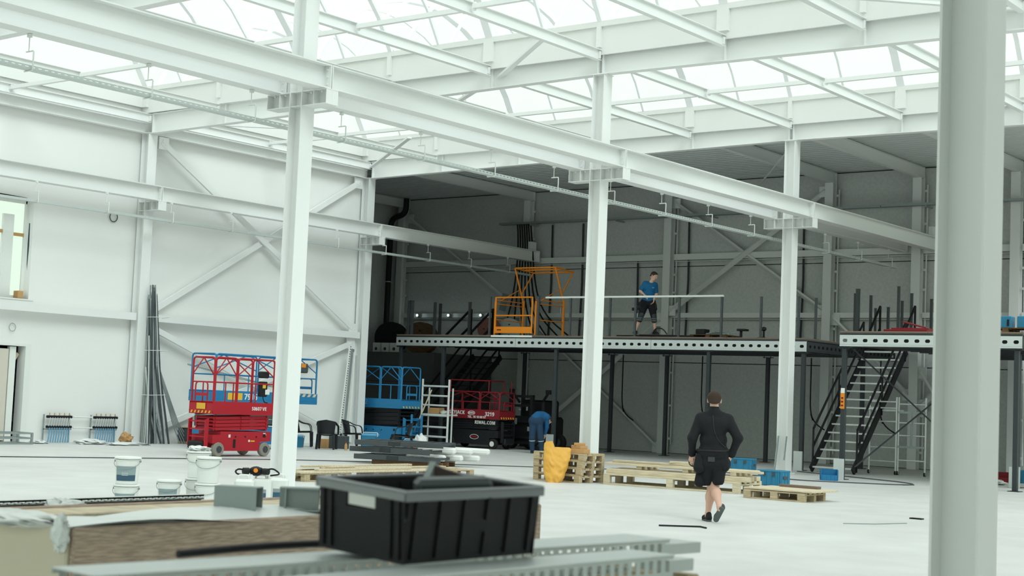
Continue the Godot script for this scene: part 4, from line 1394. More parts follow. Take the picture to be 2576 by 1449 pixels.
	lathe(s, [Vector2(0.0, 0.0), Vector2(0.085, 0.0), Vector2(0.085, 0.01), Vector2(0.0, 0.01)], 20, Transform3D(Basis(Vector3.RIGHT, PI / 2), Vector3(0.86, 0.165, 0.42)))
	obj("hub_cap", s, M.labelwhite, t)
	# black stacker / small loader
	t = thing("loader", "black compact loader in deep shadow left of the bending worker", "loader", Vector3(-29.3, 0, -39.4))
	s = st()
	cham(s, Vector3(0, 0.62, 0), Vector3(1.25, 0.9, 1.5), 0.08)
	cham(s, Vector3(0.1, 1.2, -0.1), Vector3(0.9, 0.8, 0.9), 0.06)
	obj("body", s, M.black, t)
	for k in [-1, 1]:
		s = st()
		bar(s, Vector3(k * 0.42, 0.1, 0.78), Vector3(k * 0.42, 1.75, 0.78), 0.1, 0.12)
		obj("mast", s, M.black, t)
		s = st()
		bar(s, Vector3(k * 0.45, 1.5, 0.3), Vector3(k * 0.72, 1.82, 0.35), 0.06, 0.06)
		bx(s, Vector3(k * 0.74, 1.86, 0.36), Vector3(0.2, 0.14, 0.05))
		obj("mirror_arm", s, M.black, t)
		for z in [-0.5, 0.5]: wheel(t, Vector3(k * 0.6, 0.26, z), 0.26, 0.2, M.rubber, M.graphite)
	for y in [0.4, 0.9, 1.4, 1.7]:
		s = st()
		bx(s, Vector3(0, y, 0.8), Vector3(0.84, 0.08, 0.06))
		obj("mast_bar", s, M.black, t)
	s = st()
	for q in [[-0.2, 0.8, 0.1, 0.2], [0.25, 1.25, 0.06, 0.12], [-0.05, 1.25, 0.08, 0.06], [0.32, 0.6, 0.12, 0.14]]: box2(s, Vector3(q[0], q[1], 0.86), Vector3(q[0] + q[2], q[1] + q[3], 0.866))
	obj("sticker", s, M.galvdull, t)
	# office block / raised block in the dark corner
	s = st()
	cham(s, Vector3(-36.75, 1.55, -41.9), Vector3(4.5, 3.1, 3.3), 0.02)
	var wb := struct("wall_side_block", s, paint("block", "5a5d5c", 0.9))
	s = st()
	for y in [1.0, 2.05]: box2(s, Vector3(-39.5, y - 0.01, -40.26), Vector3(-34.5, y + 0.01, -40.245))
	obj("joint", s, M.darkgap, wb)
	for k in 3:
		var b := thing("white_box", "white carton on the block in the dark corner, %s from the left" % ORD[k], "carton", Vector3(-37.45 + k * 0.42, 3.1, -40.6), 0.1 * k, "white cartons on the block in the dark corner")
		s = st()
		cham(s, Vector3(0, 0.17, 0), Vector3(0.34, 0.34, 0.3), 0.008)
		obj("carton", s, M.white, b)
		s = st()
		lathe(s, [Vector2(0, 0), Vector2(0.06, 0), Vector2(0.06, 0.004), Vector2(0, 0.004)], 14, Transform3D(Basis(Vector3.RIGHT, PI / 2), Vector3(0, 0.12, 0.152)))
		obj("print", s, M.graphite, b)

func ladder_frame(t: Node3D, w: float, h: float, rungs: Array, z: float, m: Material, r := 0.026) -> void:
	for x in [-w / 2, w / 2]:
		var s := st()
		cyl(s, Vector3(x, 0.03, z), Vector3(x, h, z), r, 10)
		obj("upright", s, m, t)
	for y in rungs:
		var s := st()
		cyl(s, Vector3(-w / 2, y, z), Vector3(w / 2, y, z), r * 0.85, 8)
		obj("rung", s, m, t)

func chair(at: Vector3, turn: float, label: String) -> void:      # faces local +z
	var t := thing("plastic_chair", label, "chair", at, turn, "black plastic armchairs by the white wall")
	var m: Material = M.anthracite2
	var s := st()
	var W := 0.24
	for i in 6:           # seat, gently dished, with thickness
		for j in 6:
			var f := func(a, b, d): 
				var x: float = lerpf(-W, W, a / 6.0)
				var z: float = lerpf(-0.2, 0.24, b / 6.0)
				return Vector3(x, 0.42 + 0.03 * (x / W) * (x / W) - 0.02 * (1.0 - b / 6.0) - d, z)
			quad(s, f.call(i, j, 0.0), f.call(i + 1, j, 0.0), f.call(i + 1, j + 1, 0.0), f.call(i, j + 1, 0.0))
			quad(s, f.call(i, j, 0.025), f.call(i, j + 1, 0.025), f.call(i + 1, j + 1, 0.025), f.call(i + 1, j, 0.025))
	bx(s, Vector3(0, 0.405, 0.24), Vector3(2 * W, 0.04, 0.02))
	obj("seat", s, m, t)
	s = st()
	var n := 10
	for j in 6:
		for i in n:
			var f := func(a, b, d):
				var v: float = b / 6.0
				var ang: float = lerpf(-1.0, 1.0, a / float(n)) * (0.95 + 0.1 * v)
				var rad: float = 0.25 + 0.03 * v - d
				return Vector3(sin(ang) * rad * 1.08, 0.42 + v * (0.40 - 0.05 * absf(ang) * v), 0.0 - cos(ang) * rad * 0.85 - 0.08 * v + 0.02)
			quad(s, f.call(i, j, 0.0), f.call(i + 1, j, 0.0), f.call(i + 1, j + 1, 0.0), f.call(i, j + 1, 0.0))
			quad(s, f.call(i, j, 0.015), f.call(i, j + 1, 0.015), f.call(i + 1, j + 1, 0.015), f.call(i + 1, j, 0.015))
	obj("backrest", s, m, t)
	for k in [-1, 1]:
		s = st()
		var pts := bent([Vector3(k * 0.25, 0.74, -0.16), Vector3(k * 0.285, 0.66, -0.02), Vector3(k * 0.285, 0.645, 0.2), Vector3(k * 0.28, 0.42, 0.24)], 0.1)
		for i in pts.size() - 1: bar(s, pts[i], pts[i + 1] + (pts[i + 1] - pts[i]) * 0.15, 0.055, 0.022, Vector3(0, 1, 0.5))
		obj("armrest", s, m, t)
		for z in [[0.22, 0.26], [-0.2, -0.28]]:
			s = st()
			prism(s, PackedVector2Array([Vector2(-0.035, 0.42), Vector2(0.035, 0.42), Vector2(0.022, 0.0), Vector2(-0.022, 0.0)]), 0.05, Transform3D(Basis(Vector3(cos(0.5), 0, -sin(0.5) * k * signf(z[0])), Vector3(k * 0.06, 1, (z[0] - z[1]) * 2.2).normalized(), Vector3(sin(0.5) * k * signf(z[0]), 0, cos(0.5))).orthonormalized(), Vector3(k * 0.24, 0, z[1])))
			obj("leg", s, m, t)

func cooler(at: Vector3, turn: float, label: String, w: float, h: float, d: float) -> void:
	var t := thing("cool_box", label, "cool box", at, turn, "blue cool boxes by the chairs")
	var s := st()
	prism(s, PackedVector2Array([Vector2(-w / 2 + 0.02, 0), Vector2(w / 2 - 0.02, 0), Vector2(w / 2, h * 0.82), Vector2(-w / 2, h * 0.82)]), d)
	obj("body", s, M.boxblue, t)
	s = st()
	cham(s, Vector3(0, h * 0.9, 0), Vector3(w + 0.03, h * 0.16, d + 0.03), 0.02)
	obj("lid", s, M.paleblue, t)
	s = st()
	tube(s, bent([Vector3(-w / 2 - 0.01, h * 0.8, d / 2 * 0), Vector3(-w / 2 - 0.02, h + 0.02, 0), Vector3(w / 2 + 0.02, h + 0.02, 0), Vector3(w / 2 + 0.01, h * 0.8, 0)], 0.03), 0.012, 6)
	obj("handle", s, M.labelwhite, t)

func bucket(at: Vector3, label: String, lid: bool, print_: bool, h := 0.34, r := 0.155) -> void:
	var t := thing("bucket", label, "bucket", at, 0.6, "white lidded buckets on the floor")
	var s := st()
	lathe(s, [Vector2(0.0, 0.0), Vector2(r * 0.88, 0.0), Vector2(r * 0.98, h * 0.86), Vector2(r * 1.04, h * 0.87), Vector2(r * 1.04, h * 0.9), Vector2(r, h * 0.9)], 28)
	obj("pail", s, M.white, t)
	s = st()
	lathe(s, [Vector2(r * 1.08, h * 0.92), Vector2(r * 1.08, h * 0.97), Vector2(r * 1.02, h), Vector2(r * 0.9, h * 0.985), Vector2(0.0, h * 0.985)], 28)
	if lid: obj("lid", s, M.white, t)
	s = st()
	var pts := []
	for k in 13: pts.append(Vector3(cos(PI * k / 12.0) * r * 1.08, h * 0.84 - sin(PI * k / 12.0) * h * 0.28, sin(PI * k / 12.0) * r * 1.06))
	tube(s, pts, 0.004, 5)
	for k in [-1, 1]: cyl(s, Vector3(k * r, h * 0.84, 0), Vector3(k * r * 1.1, h * 0.84, 0), 0.014, 8)
	obj("handle", s, M.galvdull, t)
	if not print_: return
	# printed band on the front of the pail
	for b in [[0.12, 0.34, "3f5c70"], [0.34, 0.66, "93a5a8"]]:
		s = st()
		for k in 12:
			var f := func(a, v):
				var ang: float = lerpf(0.5, 2.4, a / 12.0)
				var rr: float = r * (0.88 + 0.1 * v / 0.86) + 0.002
				return Vector3(cos(ang) * rr, h * v, sin(ang) * rr)
			quad(s, f.call(k + 1, b[0]), f.call(k + 1, b[1]), f.call(k, b[1]), f.call(k, b[0]))
		if not M.has("print" + b[2]): paint("print" + b[2], b[2], 0.5)
		obj("label_print", s, M["print" + b[2]], t)
	s = st()
	for k in 6:
		var f := func(a, v):
			var ang: float = lerpf(1.2, 1.75, a / 6.0)
			var rr: float = r * (0.88 + 0.1 * v / 0.86) + 0.004
			return Vector3(cos(ang) * rr, h * v, sin(ang) * rr)
		for b in [[0.40, 0.415], [0.325, 0.34]]: quad(s, f.call(k + 1, b[0]), f.call(k + 1, b[1]), f.call(k, b[1]), f.call(k, b[0]))
	obj("label_line", s, M.labelwhite, t)

func crate_box(at: Vector3, turn: float, label: String, m: Material, w: float, h: float, d: float, open_front: bool, group: String) -> void:
	var t := thing("plastic_crate", label, "crate", at, turn, group)
	var s := st()
	box2(s, Vector3(-w / 2, 0, -d / 2), Vector3(w / 2, 0.012, d / 2))
	obj("base", s, m, t)
	for k in [-1, 1]:
		s = st()
		cham(s, Vector3(k * (w / 2 - 0.008), h / 2, 0), Vector3(0.016, h, d), 0.003)
		for z in [-0.3, 0.0, 0.3]: bx(s, Vector3(k * (w / 2 + 0.004), h / 2, z * d), Vector3(0.012, h * 0.9, 0.02))
		obj("end_wall", s, m, t)
		s = st()
		var hh := h if not (open_front and k == 1) else h * 0.5
		cham(s, Vector3(0, hh / 2, k * (d / 2 - 0.008)), Vector3(w, hh, 0.016), 0.003)
		for x in [-0.36, -0.12, 0.12, 0.36]: bx(s, Vector3(x * w, hh / 2, k * (d / 2 + 0.004)), Vector3(0.02, hh * 0.9, 0.012))
		obj("side_wall", s, m, t)
	if not open_front:
		s = st()
		cham(s, Vector3(0, h + 0.012, 0), Vector3(w + 0.02, 0.035, d + 0.02), 0.008)
		obj("lid", s, m, t)
		s = st()
		for x in [-0.2, 0.2]:
			s = st()
			bx(s, Vector3(x * w, h * 0.82, d / 2 + 0.01), Vector3(0.06, 0.08, 0.02))
			obj("latch", s, M.graphite, t)
		s = st()
		bx(s, Vector3(w / 2 + 0.01, h * 0.6, 0), Vector3(0.012, 0.06, 0.16))
		obj("handle", s, M.graphite, t)
	else:
		s = st()
		box2(s, Vector3(-w / 2 - 0.01, h - 0.02, -d / 2 - 0.01), Vector3(w / 2 + 0.01, h, -d / 2 + 0.02))
		obj("rim", s, m, t)

func plank(at: Vector3, z: Vector3, turn: float, label: String, group: String, m: Material = null, tilt := 0.0) -> void:
	var s := st()
	cham(s, Vector3.ZERO, z, 0.004)
	var o := obj("wooden_plank", s, m if m else M.woodpale)
	o.position = at + Vector3(0, z.y / 2, 0)
	o.rotation = Vector3(0, turn, tilt)
	tag(o, label, "plank", group)

func clutter() -> void:
	paint("anthracite2", "222428", 0.45)
	chair(Vector3(-31.15, 0, -30.75), 2.3, "black plastic armchair furthest left, its side turned to the camera")
	chair(Vector3(-29.65, 0, -30.2), -2.5, "black plastic armchair nearest the camera, its back turned")
	chair(Vector3(-30.15, 0, -31.7), 2.0, "black plastic armchair at the back of the group, by the corner column")
	chair(Vector3(-29.1, 0, -32.75), -0.85, "black plastic armchair on the right, facing left")
	cooler(Vector3(-30.75, 0, -30.1), 0.5, "dark blue cool box beside the leftmost armchair", 0.40, 0.34, 0.28)
	cooler(Vector3(-29.45, 0, -31.75), 0.4, "tall blue cool box between the armchairs, in the middle", 0.40, 0.46, 0.32)
	cooler(Vector3(-29.5, 0, -33.6), 0.3, "blue cool box behind the right armchair", 0.42, 0.28, 0.3)
	var s := st()
	lathe(s, [Vector2(0, 0), Vector2(0.04, 0), Vector2(0.04, 0.14), Vector2(0.015, 0.19), Vector2(0.015, 0.215), Vector2(0, 0.215)], 14, Transform3D(Basis(), Vector3(-29.05, 0, -30.35)))
	var bt := obj("bottle", s, M.card)
	tag(bt, "small brown bottle with a red cap on the floor right of the nearest armchair", "bottle")
	s = st()
	lathe(s, [Vector2(0.019, 0.2), Vector2(0.019, 0.23), Vector2(0, 0.23)], 10, Transform3D(Basis(), Vector3(-29.05, 0, -30.35)))
	obj("cap", s, M.red, bt)
	for q in [[-30.25, -30.7, 0.3, 0.26, 0.24, "brown cardboard box between the two left armchairs", "card"], [-29.05, -33.1, 0.24, 0.26, 0.2, "reddish brown cardboard box under the right armchair", "card"], [-29.95, -31.0, 0.5, 0.36, 0.3, "dark crate behind the nearest armchair", "graphite"]]:
		s = st()
		cham(s, Vector3(q[0], q[3] / 2, q[1]), Vector3(q[2], q[3], q[4]), 0.01, Basis(Vector3.UP, 0.4))
		tag(obj("cardboard_box" if q[6] == "card" else "dark_crate", s, M[q[6]]), q[5], "box")
	s = st()
	blob(s, Vector3(-29.25, 0.22, -32.95 - 0.75), Vector3(0.2, 0.22, 0.18), 5, 0.25)
	tag(obj("white_sack", s, M.foam), "crumpled white sack beside the tall blue cool box", "sack")
	# ladder-like trestle frame, white
	var t := thing("aluminium_ladder", "white aluminium ladder frame standing in front of the dark bay", "ladder frame", Vector3(-30.95, 0, -36.28), 0.02)
	ladder_frame(t, 1.08, 2.12, [0.32, 0.62, 0.98, 1.3, 1.6, 1.9], 0.0, M.alu, 0.036)
	s = st()
	bx(s, Vector3(0, 1.01, -0.28), Vector3(1.0, 0.05, 0.5))
	obj("shelf", s, M.alu, t)
	for x in [-0.42, 0.54]:
		s = st()
		cyl(s, Vector3(x, 0.03, -0.2), Vector3(x, 1.85, -0.2), 0.03, 8)
		obj("rear_upright", s, M.alu, t)
	s = st()
	cham(s, Vector3(-31.12, 1.13, -36.56), Vector3(0.42, 0.18, 0.3), 0.01)
	tag(obj("cardboard_box", s, M.card), "brown carton on the shelf of the white ladder frame", "box")
	s = st()
	blob(s, Vector3(-30.7, 1.09, -36.45), Vector3(0.13, 0.06, 0.1), 9, 0.3)
	tag(obj("rag", s, M.white), "white crumpled rag on the shelf of the white ladder frame", "rag")
	s = st()
	cyl(s, Vector3(-31.75, 0.02, -36.0), Vector3(-31.05, 1.78, -36.2), 0.022, 8)
	tag(obj("broom_handle", s, M.woodpale), "pale wooden pole leaning against the white ladder frame", "pole")
	# two rolling tower frames at the stair
	for k in 2:
		var f := thing("tower_frame", ["tubular scaffold tower frame at the stair, left one", "tubular scaffold tower frame at the stair, right one"][k], "scaffold frame", Vector3(-16.95 + k * 0.80, 0, -38.5 - k * 0.05), 0.0, "scaffold tower frames at the stair")
		ladder_frame(f, 0.76, 2.08, [0.35, 0.72, 1.06, 1.42, 1.78, 1.95] if k == 0 else [0.4, 1.06, 1.4, 1.9], 0.0, M.alu, 0.024)
		s = st()
		if k == 0: bx(s, Vector3(0.02, 1.72, -0.25), Vector3(0.74, 0.05, 0.4))
		else:
			for y in [0.76, 1.68]: bx(s, Vector3(0, y, 0.02), Vector3(0.76, 0.05, 0.08))
			cyl(s, Vector3(0.0, 0.75, 0.05), Vector3(0.02, 1.7, 0.05), 0.025, 8)
		obj("crossbar", s, M.alu if k == 0 else M.galvdull, f)
		for x in [-0.38, 0.38]:
			s = st()
			cyl(s, Vector3(x - 0.02, 0.055, 0), Vector3(x + 0.02, 0.055, 0), 0.055, 12)
			obj("castor", s, M.black, f)
	# leaning conduits in the wall column corner
	t = thing("conduit_bundle", "tall bundle of grey conduits leaning beside the white wall column", "conduits", Vector3(-32.5, 0, -26.6))
	var rng := RandomNumberGenerator.new()
	rng.seed = 7
	for i in 34:
		s = st()
		var zz := rng.randf_range(0.45, -0.35)
		var top := 4.3 - rng.randf() * 0.5 if i < 26 else 3.0 - rng.randf() * 1.2
		var tz := 0.42 - rng.randf() * 0.22
		var xx := rng.randf_range(-0.16, 0.16)
		tube(s, [Vector3(xx, 0, zz), Vector3(xx * 0.7 - 0.05, top * 0.5, lerpf(zz, tz, 0.7)), Vector3(xx * 0.4 - 0.12, top, tz)], 0.017 + 0.012 * rng.randf(), 6)
		obj("conduit", s, [M.galvdull, M.graphite, M.galv][i % 3], t)
	for i in 5:
		s = st()
		tube(s, [Vector3(0.12, 0, -0.7 - 0.1 * i), Vector3(0.05, 0.6, -0.45 - 0.05 * i), Vector3(-0.05, 2.2, 0.1)], 0.016, 6)
		obj("conduit", s, M.galvdull, t)
	for y in [1.3, 2.5, 3.4]:
		s = st()
		tube(s, bent([Vector3(-0.2, y, 0.42), Vector3(0.16, y, 0.42), Vector3(0.16, y + 0.02, -0.1), Vector3(-0.2, y, -0.1)], 0.06), 0.008, 5)
		obj("tie", s, M.labelwhite, t)
	for k in 2:
		s = st()
		tube(s, [Vector3(-32.6, 2.2 - 0.02 * k, -27.6), Vector3(-31.6, 1.9 - 0.04 * k, -28.6), Vector3(-30.8, 1.56, -29.8)], 0.014, 6)
		tag(obj("thin_rod", s, M.galvdull), "thin grey rod slanting down behind the red lift, %s one" % ["upper", "lower"][k], "rod", "thin rods slanting behind the red lift")
	# leaning trunking at the corner column
	for k in 4:
		s = st()
		bar(s, Vector3(-32.45 + 0.05 * k, 0.03, -33.55 - 0.16 * k), Vector3(-32.74, 3.05 - 0.1 * k, -34.18 - 0.1 * k), 0.06, 0.05, Vector3(1, 0, 0))
		var o := obj("trunking", s, [M.white, M.galvdull, M.white, M.galv][k])
		tag(o, "%s length of trunking leaning beside the corner column, %s from the left" % [["white perforated", "grey", "white plain", "galvanised"][k], ORD[k]], "trunking", "trunking leaning at the corner column")
		if k == 0:
			s = st()
			for i in 40:
				var p := Vector3(-32.45, 0.03, -33.55).lerp(Vector3(-32.74, 3.05, -34.18), (i + 0.5) / 40.0)
				bx(s, p + Vector3(0.028, 0, 0), Vector3(0.012, 0.035, 0.03))
			tag(obj("slots", s, M.graphite, o), "", "", "", "stuff")
	# heating manifolds on the white wall
	for k in 2:
		var mf := thing("manifold", ["heating manifold with blue pipes low on the white wall, left one", "heating manifold with blue pipes low on the white wall, beside the wall column"][k], "manifold", Vector3(-33.03, 0, -23.8 - k * 1.45), PI / 2, "heating manifolds on the white wall")
		s = st()
		for x in [-0.42, 0.36]: bx(s, Vector3(x, 0.36, -0.02), Vector3(0.03, 0.72, 0.03))
		bx(s, Vector3(0, 0.34, -0.02), Vector3(0.86, 0.03, 0.03))
		obj("bracket", s, M.galvdull, mf)
		for y in [0.40, 0.66]:
			s = st()
			cyl(s, Vector3(-0.36, y, 0.02), Vector3(0.4, y, 0.02), 0.035, 10)
			obj("header", s, M.black, mf)
		for i in 9:
			var x := -0.28 + i * 0.075
			s = st()
			cyl(s, Vector3(x, 0.66, 0.02), Vector3(x, 0.76, 0.02), 0.014, 6)
			obj("valve_cap", s, M.card if i % 2 == 0 else M.labelwhite, mf)
			s = st()
			tube(s, [Vector3(x + 0.01, 0.64, 0.05), Vector3(x - 0.02, 0.52, 0.06), Vector3(x - 0.03, 0.42, 0.05)], 0.012, 6)
			obj("flow_pipe", s, M.galv, mf)
			s = st()
			tube(s, [Vector3(x, 0.38, 0.05), Vector3(x - 0.02, 0.2, 0.07), Vector3(x - 0.04, 0.0, 0.06)], 0.014, 6)
			obj("blue_pipe", s, M.paleblue, mf)
	s = st()
	for y in [0.38, 0.66]: tube(s, [Vector3(-33.0, y, -24.25), Vector3(-33.0, y, -24.85)], 0.018, 6)
	tag(obj("link_pipe", s, M.white), "pair of thin white pipes linking the two manifolds", "pipes")
	s = st()
	blob(s, Vector3(-32.55, 0.13, -25.6), Vector3(0.17, 0.14, 0.14), 3, 0.45)
	tag(obj("paper_sack", s, M.card), "crumpled brown paper sack at the foot of the wall column", "sack")
	for q in [[-32.2, -24.2, 0.9, 0.08, "long white foil roll"], [-31.6, -24.9, 1.2, 0.05, "flattened white foil"], [-32.5, -22.9, 0.4, 0.05, "scrap of white foil"]]:
		s = st()
		blob(s, Vector3(q[0], q[3] * 0.6, q[1]), Vector3(0.25, q[3], q[2] * 0.5), int(q[2] * 10), 0.35)
		tag(obj("plastic_foil", s, M.foil), q[4] + " on the floor under the manifolds", "foil", "white foil on the floor by the wall")
	# wrapped pallet and stillage by the wall
	t = thing("wrapped_pallet", "dark foil-wrapped load on a pallet behind the conduit bundle", "pallet load", Vector3(-32.35, 0, -27.95), PI / 2)
	s = st()
	cham(s, Vector3(0, 0.26, 0), Vector3(1.0, 0.36, 0.7), 0.03)
	obj("load", s, M.graphite, t)
	s = st()
	cham(s, Vector3(0, 0.455, 0), Vector3(1.05, 0.03, 0.75), 0.005)
	obj("top_board", s, M.wood, t)
	s = st()
	box2(s, Vector3(-0.3, 0.28, 0.351), Vector3(-0.1, 0.4, 0.356))
	obj("label_print", s, M.labelwhite, t)
	s = st()
	for x in [-0.4, 0.0, 0.4]: cham(s, Vector3(x, 0.04, 0), Vector3(0.1, 0.08, 0.7), 0.004)
	obj("skids", s, M.wood, t)
	t = thing("stillage", "low grey metal stillage at the left frame edge in front of the doorway", "stillage", Vector3(-32.3, 0, -21.65), PI / 2)
	for y in [0.02, 0.15, 0.27]:
		s = st()
		for z in [-0.3, 0.3]: bar(s, Vector3(-0.7, y, z), Vector3(0.7, y, z), 0.04, 0.04)
		for x in [-0.68, 0.68]: bar(s, Vector3(x, y, -0.3), Vector3(x, y, 0.3), 0.04, 0.04)
		obj("frame_ring", s, M.galvdull, t)
	s = st()
	for x in [-0.68, 0.68]:
		for z in [-0.3, 0.3]: bx(s, Vector3(x, 0.14, z), Vector3(0.05, 0.28, 0.05))
	obj("corner_posts", s, M.galvdull, t)
	floor_goods()

func blob(s: SurfaceTool, c: Vector3, r: Vector3, seed_: int, rough: float, flat := 0.0) -> void:   # a lumpy closed form
	var n := FastNoiseLite.new()
	n.seed = seed_
	n.frequency = 1.3
	n.fractal_octaves = 3
	var U := 20
	var V := 12
	var P := func(i, j):
		var a: float = TAU * (i % U) / U
		var b: float = PI * j / V - PI / 2
		var d := Vector3(cos(a) * cos(b), sin(b), sin(a) * cos(b))
		d *= 1.0 + rough * n.get_noise_3d(d.x * 1.5 + seed_, d.y * 1.5, d.z * 1.5) * 2.0
		return c + d * r
	surf(s, P, U, V)

func floor_goods() -> void:
	var s: SurfaceTool
	var t: Node3D
	# pale planks on pallets, behind the black crate
	for k in 3:
		t = thing("wooden_pallet", "wooden pallet under the long pale planks behind the crate, %s" % ["left one", "middle one", "right one"][k], "pallet", Vector3(-19.55 - 0.1 * k, 0, -19.6 - k * 1.9), PI / 2, "pallets under the long planks")
		pallet_parts(t, 1.2, 0.8, 0.144, M.wood)
	var pl := [[-19.2, 0.144, -20.9, 4.0, 0.14, 0.0], [-19.4, 0.144, -21.0, 4.2, 0.16, 0.02], [-19.65, 0.144, -21.8, 3.8, 0.14, -0.02], [-19.85, 0.144, -21.2, 4.1, 0.13, 0.01], [-19.3, 0.18, -20.7, 2.6, 0.12, 0.03], [-19.6, 0.18, -21.6, 3.4, 0.14, -0.01], [-19.75, 0.216, -21.0, 3.0, 0.13, 0.02], [-19.45, 0.216, -20.2, 0.7, 0.14, 0.1]]
	var pn := ["front one of the bottom layer", "second of the bottom layer", "third of the bottom layer", "rearmost of the bottom layer", "front one of the middle layer", "rear one of the middle layer", "long one on top", "short one on top"]
	for i in pl.size():
		var q: Array = pl[i]
		plank(Vector3(q[0], q[1], q[2]), Vector3(q[3], 0.034, q[4]), PI / 2 + q[5], "pale plank on the pallets behind the crate, " + pn[i], "long pale planks behind the crate")
	plank(Vector3(-18.6, 0.0, -22.5), Vector3(1.9, 0.03, 0.1), PI / 2 - 0.05, "pale plank lying on the floor right of the long planks", "long pale planks behind the crate")
	# grey steel frames with foam-wrapped posts
	t = thing("wooden_skid", "dark wooden skid under the stacked grey steel frames", "skid", Vector3(-23.0, 0, -26.15), 0.35)
	for k in 3:
		s = st()
		cham(s, Vector3(0.1, 0.05, -0.4 + k * 0.4), Vector3(1.7, 0.1, 0.09), 0.004)
		obj("bearer", s, M.wooddark, t)
	var ft := [[-23.1, 0.10, -26.1, 0.35], [-23.25, 0.26, -26.1, 0.2], [-23.15, 0.42, -26.15, 0.42]]
	for k in 3:
		t = thing("ladder_section", "grey ladder-like steel frame in the stack on the skid, %s" % ["bottom one", "middle one", "top one"][k], "steel frame", Vector3(ft[k][0], ft[k][1], ft[k][2]), ft[k][3], "grey steel frames stacked on the skid")
		for z in [-0.5, 0.5]:
			s = st()
			cham(s, Vector3(0, 0.06, z), Vector3(2.1, 0.115, 0.05), 0.006)
			obj("side_bar", s, M.graphite, t)
		for i in 9:
			s = st()
			cham(s, Vector3(-1.0 + i * 0.25, 0.085, 0), Vector3(0.06, 0.05, 0.95), 0.004)
			obj("rung", s, M.graphite, t)
		s = st()
		cham(s, Vector3(-0.1, 0.06, 0.53), Vector3(0.28, 0.1, 0.02), 0.004)
		obj("fixing_plate", s, M.anthracite, t)
	for k in 6:
		s = st()
		var row := int(k / 3.0)
		var o := obj("foam_post", s, M.foam)
		cham(s, Vector3.ZERO, Vector3(0.95, 0.14, 0.15), 0.04)
		o.mesh = s.commit()
		o.position = Vector3(-22.55 + 0.16 * (k % 3) + 0.1 * row, 0.20 + 0.16 * row, -26.2 - 0.42 * (k % 3) - 0.25 * row)
		o.rotation.y = 0.35 - 0.1 * row
		tag(o, "white foam-wrapped post end in the frame stack, %s row, %s from the front" % [["lower", "upper"][row], ORD[k % 3]], "wrapped post", "foam-wrapped posts in the frame stack")
	# pallet stack by the column with the yellow rubble sack
	for k in 4:
		t = thing("wooden_pallet", "wooden pallet in the stack behind the yellow sack, %s" % ["lowest", "second from below", "third from below", "topmost"][k], "pallet", Vector3(-17.75, 0.144 * k, -25.05), 0.04 * (k - 1.5), "pallets stacked behind the yellow sack")
		pallet_parts(t, 1.2, 0.8, 0.144, M.wood)
	for q in [[-17.35, 0.576, -24.85, 0.34, 0.09, "lower brown carton on the pallet stack", 0.1], [-17.4, 0.666, -24.9, 0.28, 0.07, "middle brown carton on the pallet stack", -0.2], [-17.38, 0.736, -24.88, 0.2, 0.05, "small brown carton on top of the pallet stack", 0.3]]:
		s = st()
		cham(s, Vector3(0, q[4] / 2, 0), Vector3(q[3], q[4], q[3] * 0.7), 0.006)
		var o := obj("carton", s, M.card)
		o.position = Vector3(q[0], q[1], q[2])
		o.rotation.y = q[6]
		tag(o, q[5], "carton", "brown cartons on the pallet stack")
	rubble_sack(Vector3(-17.6, 0, -24.35))
	# the long pallet with boards
	t = thing("long_pallet", "long wooden pallet with pale boards on it, left of the walking man", "pallet", Vector3(-15.45, 0, -25.65), 0.10)
	pallet_parts(t, 2.9, 1.1, 0.22, M.woodpale)
	var bl := [[-15.35, 0.22, -25.3, 3.0, 0.2, 0.10, "front lower"], [-15.45, 0.22, -25.55, 3.0, 0.2, 0.10, "second lower"], [-15.5, 0.22, -25.8, 2.9, 0.2, 0.10, "third lower"], [-15.55, 0.22, -26.05, 3.0, 0.2, 0.10, "rear lower"]]
	for q in bl: plank(Vector3(q[0], q[1], q[2]), Vector3(q[3], 0.09, q[4]), q[5], "thick pale board on the long pallet, " + q[6], "boards on the long pallet")
	for k in 3: plank(Vector3(-16.3 + k * 1.0, 0.31, -25.75 - 0.1 * k), Vector3(0.12, 0.07, 0.8), 0.10, "short spacer block between the boards of the long pallet, %s from the left" % ORD[k], "spacers between the boards")
	var ul := [[-15.35, 0.38, -25.5, 3.3, 0.16, 0.12, "front upper"], [-15.5, 0.38, -25.75, 3.2, 0.18, 0.11, "second upper"], [-15.6, 0.38, -26.0, 3.1, 0.16, 0.12, "rear upper"], [-15.8, 0.425, -25.7, 2.4, 0.15, 0.12, "top"], [-15.5, 0.47, -25.75, 0.5, 0.14, 0.3, "short loose piece, left"], [-15.0, 0.47, -25.7, 0.42, 0.14, -0.2, "short loose piece, right"]]
	for q in ul: plank(Vector3(q[0], q[1], q[2]), Vector3(q[3], 0.045, q[4]), q[5], "pale board stacked high on the long pallet, " + q[6], "boards on the long pallet")
	# the small pallet with a sheet
	t = thing("wooden_pallet", "low wooden pallet carrying a plywood sheet, right of the walking man", "pallet", Vector3(-12.8, 0, -24.85), 0.03)
	pallet_parts(t, 1.2, 0.9, 0.16, M.wood)
	s = st()
	cham(s, Vector3(-12.72, 0.185, -24.95), Vector3(1.35, 0.03, 1.1), 0.004, Basis(Vector3.UP, 0.02))
	tag(obj("plywood_sheet", s, M.woodpale), "pale plywood sheet overhanging the small pallet", "sheet")
	s = st()
	cham(s, Vector3(-12.75, 0.225, -25.35), Vector3(0.8, 0.045, 0.14), 0.004, Basis(Vector3.UP, -0.05))
	tag(obj("grey_plank", s, M.board), "dark grey plank lying at the back of the plywood sheet", "plank")
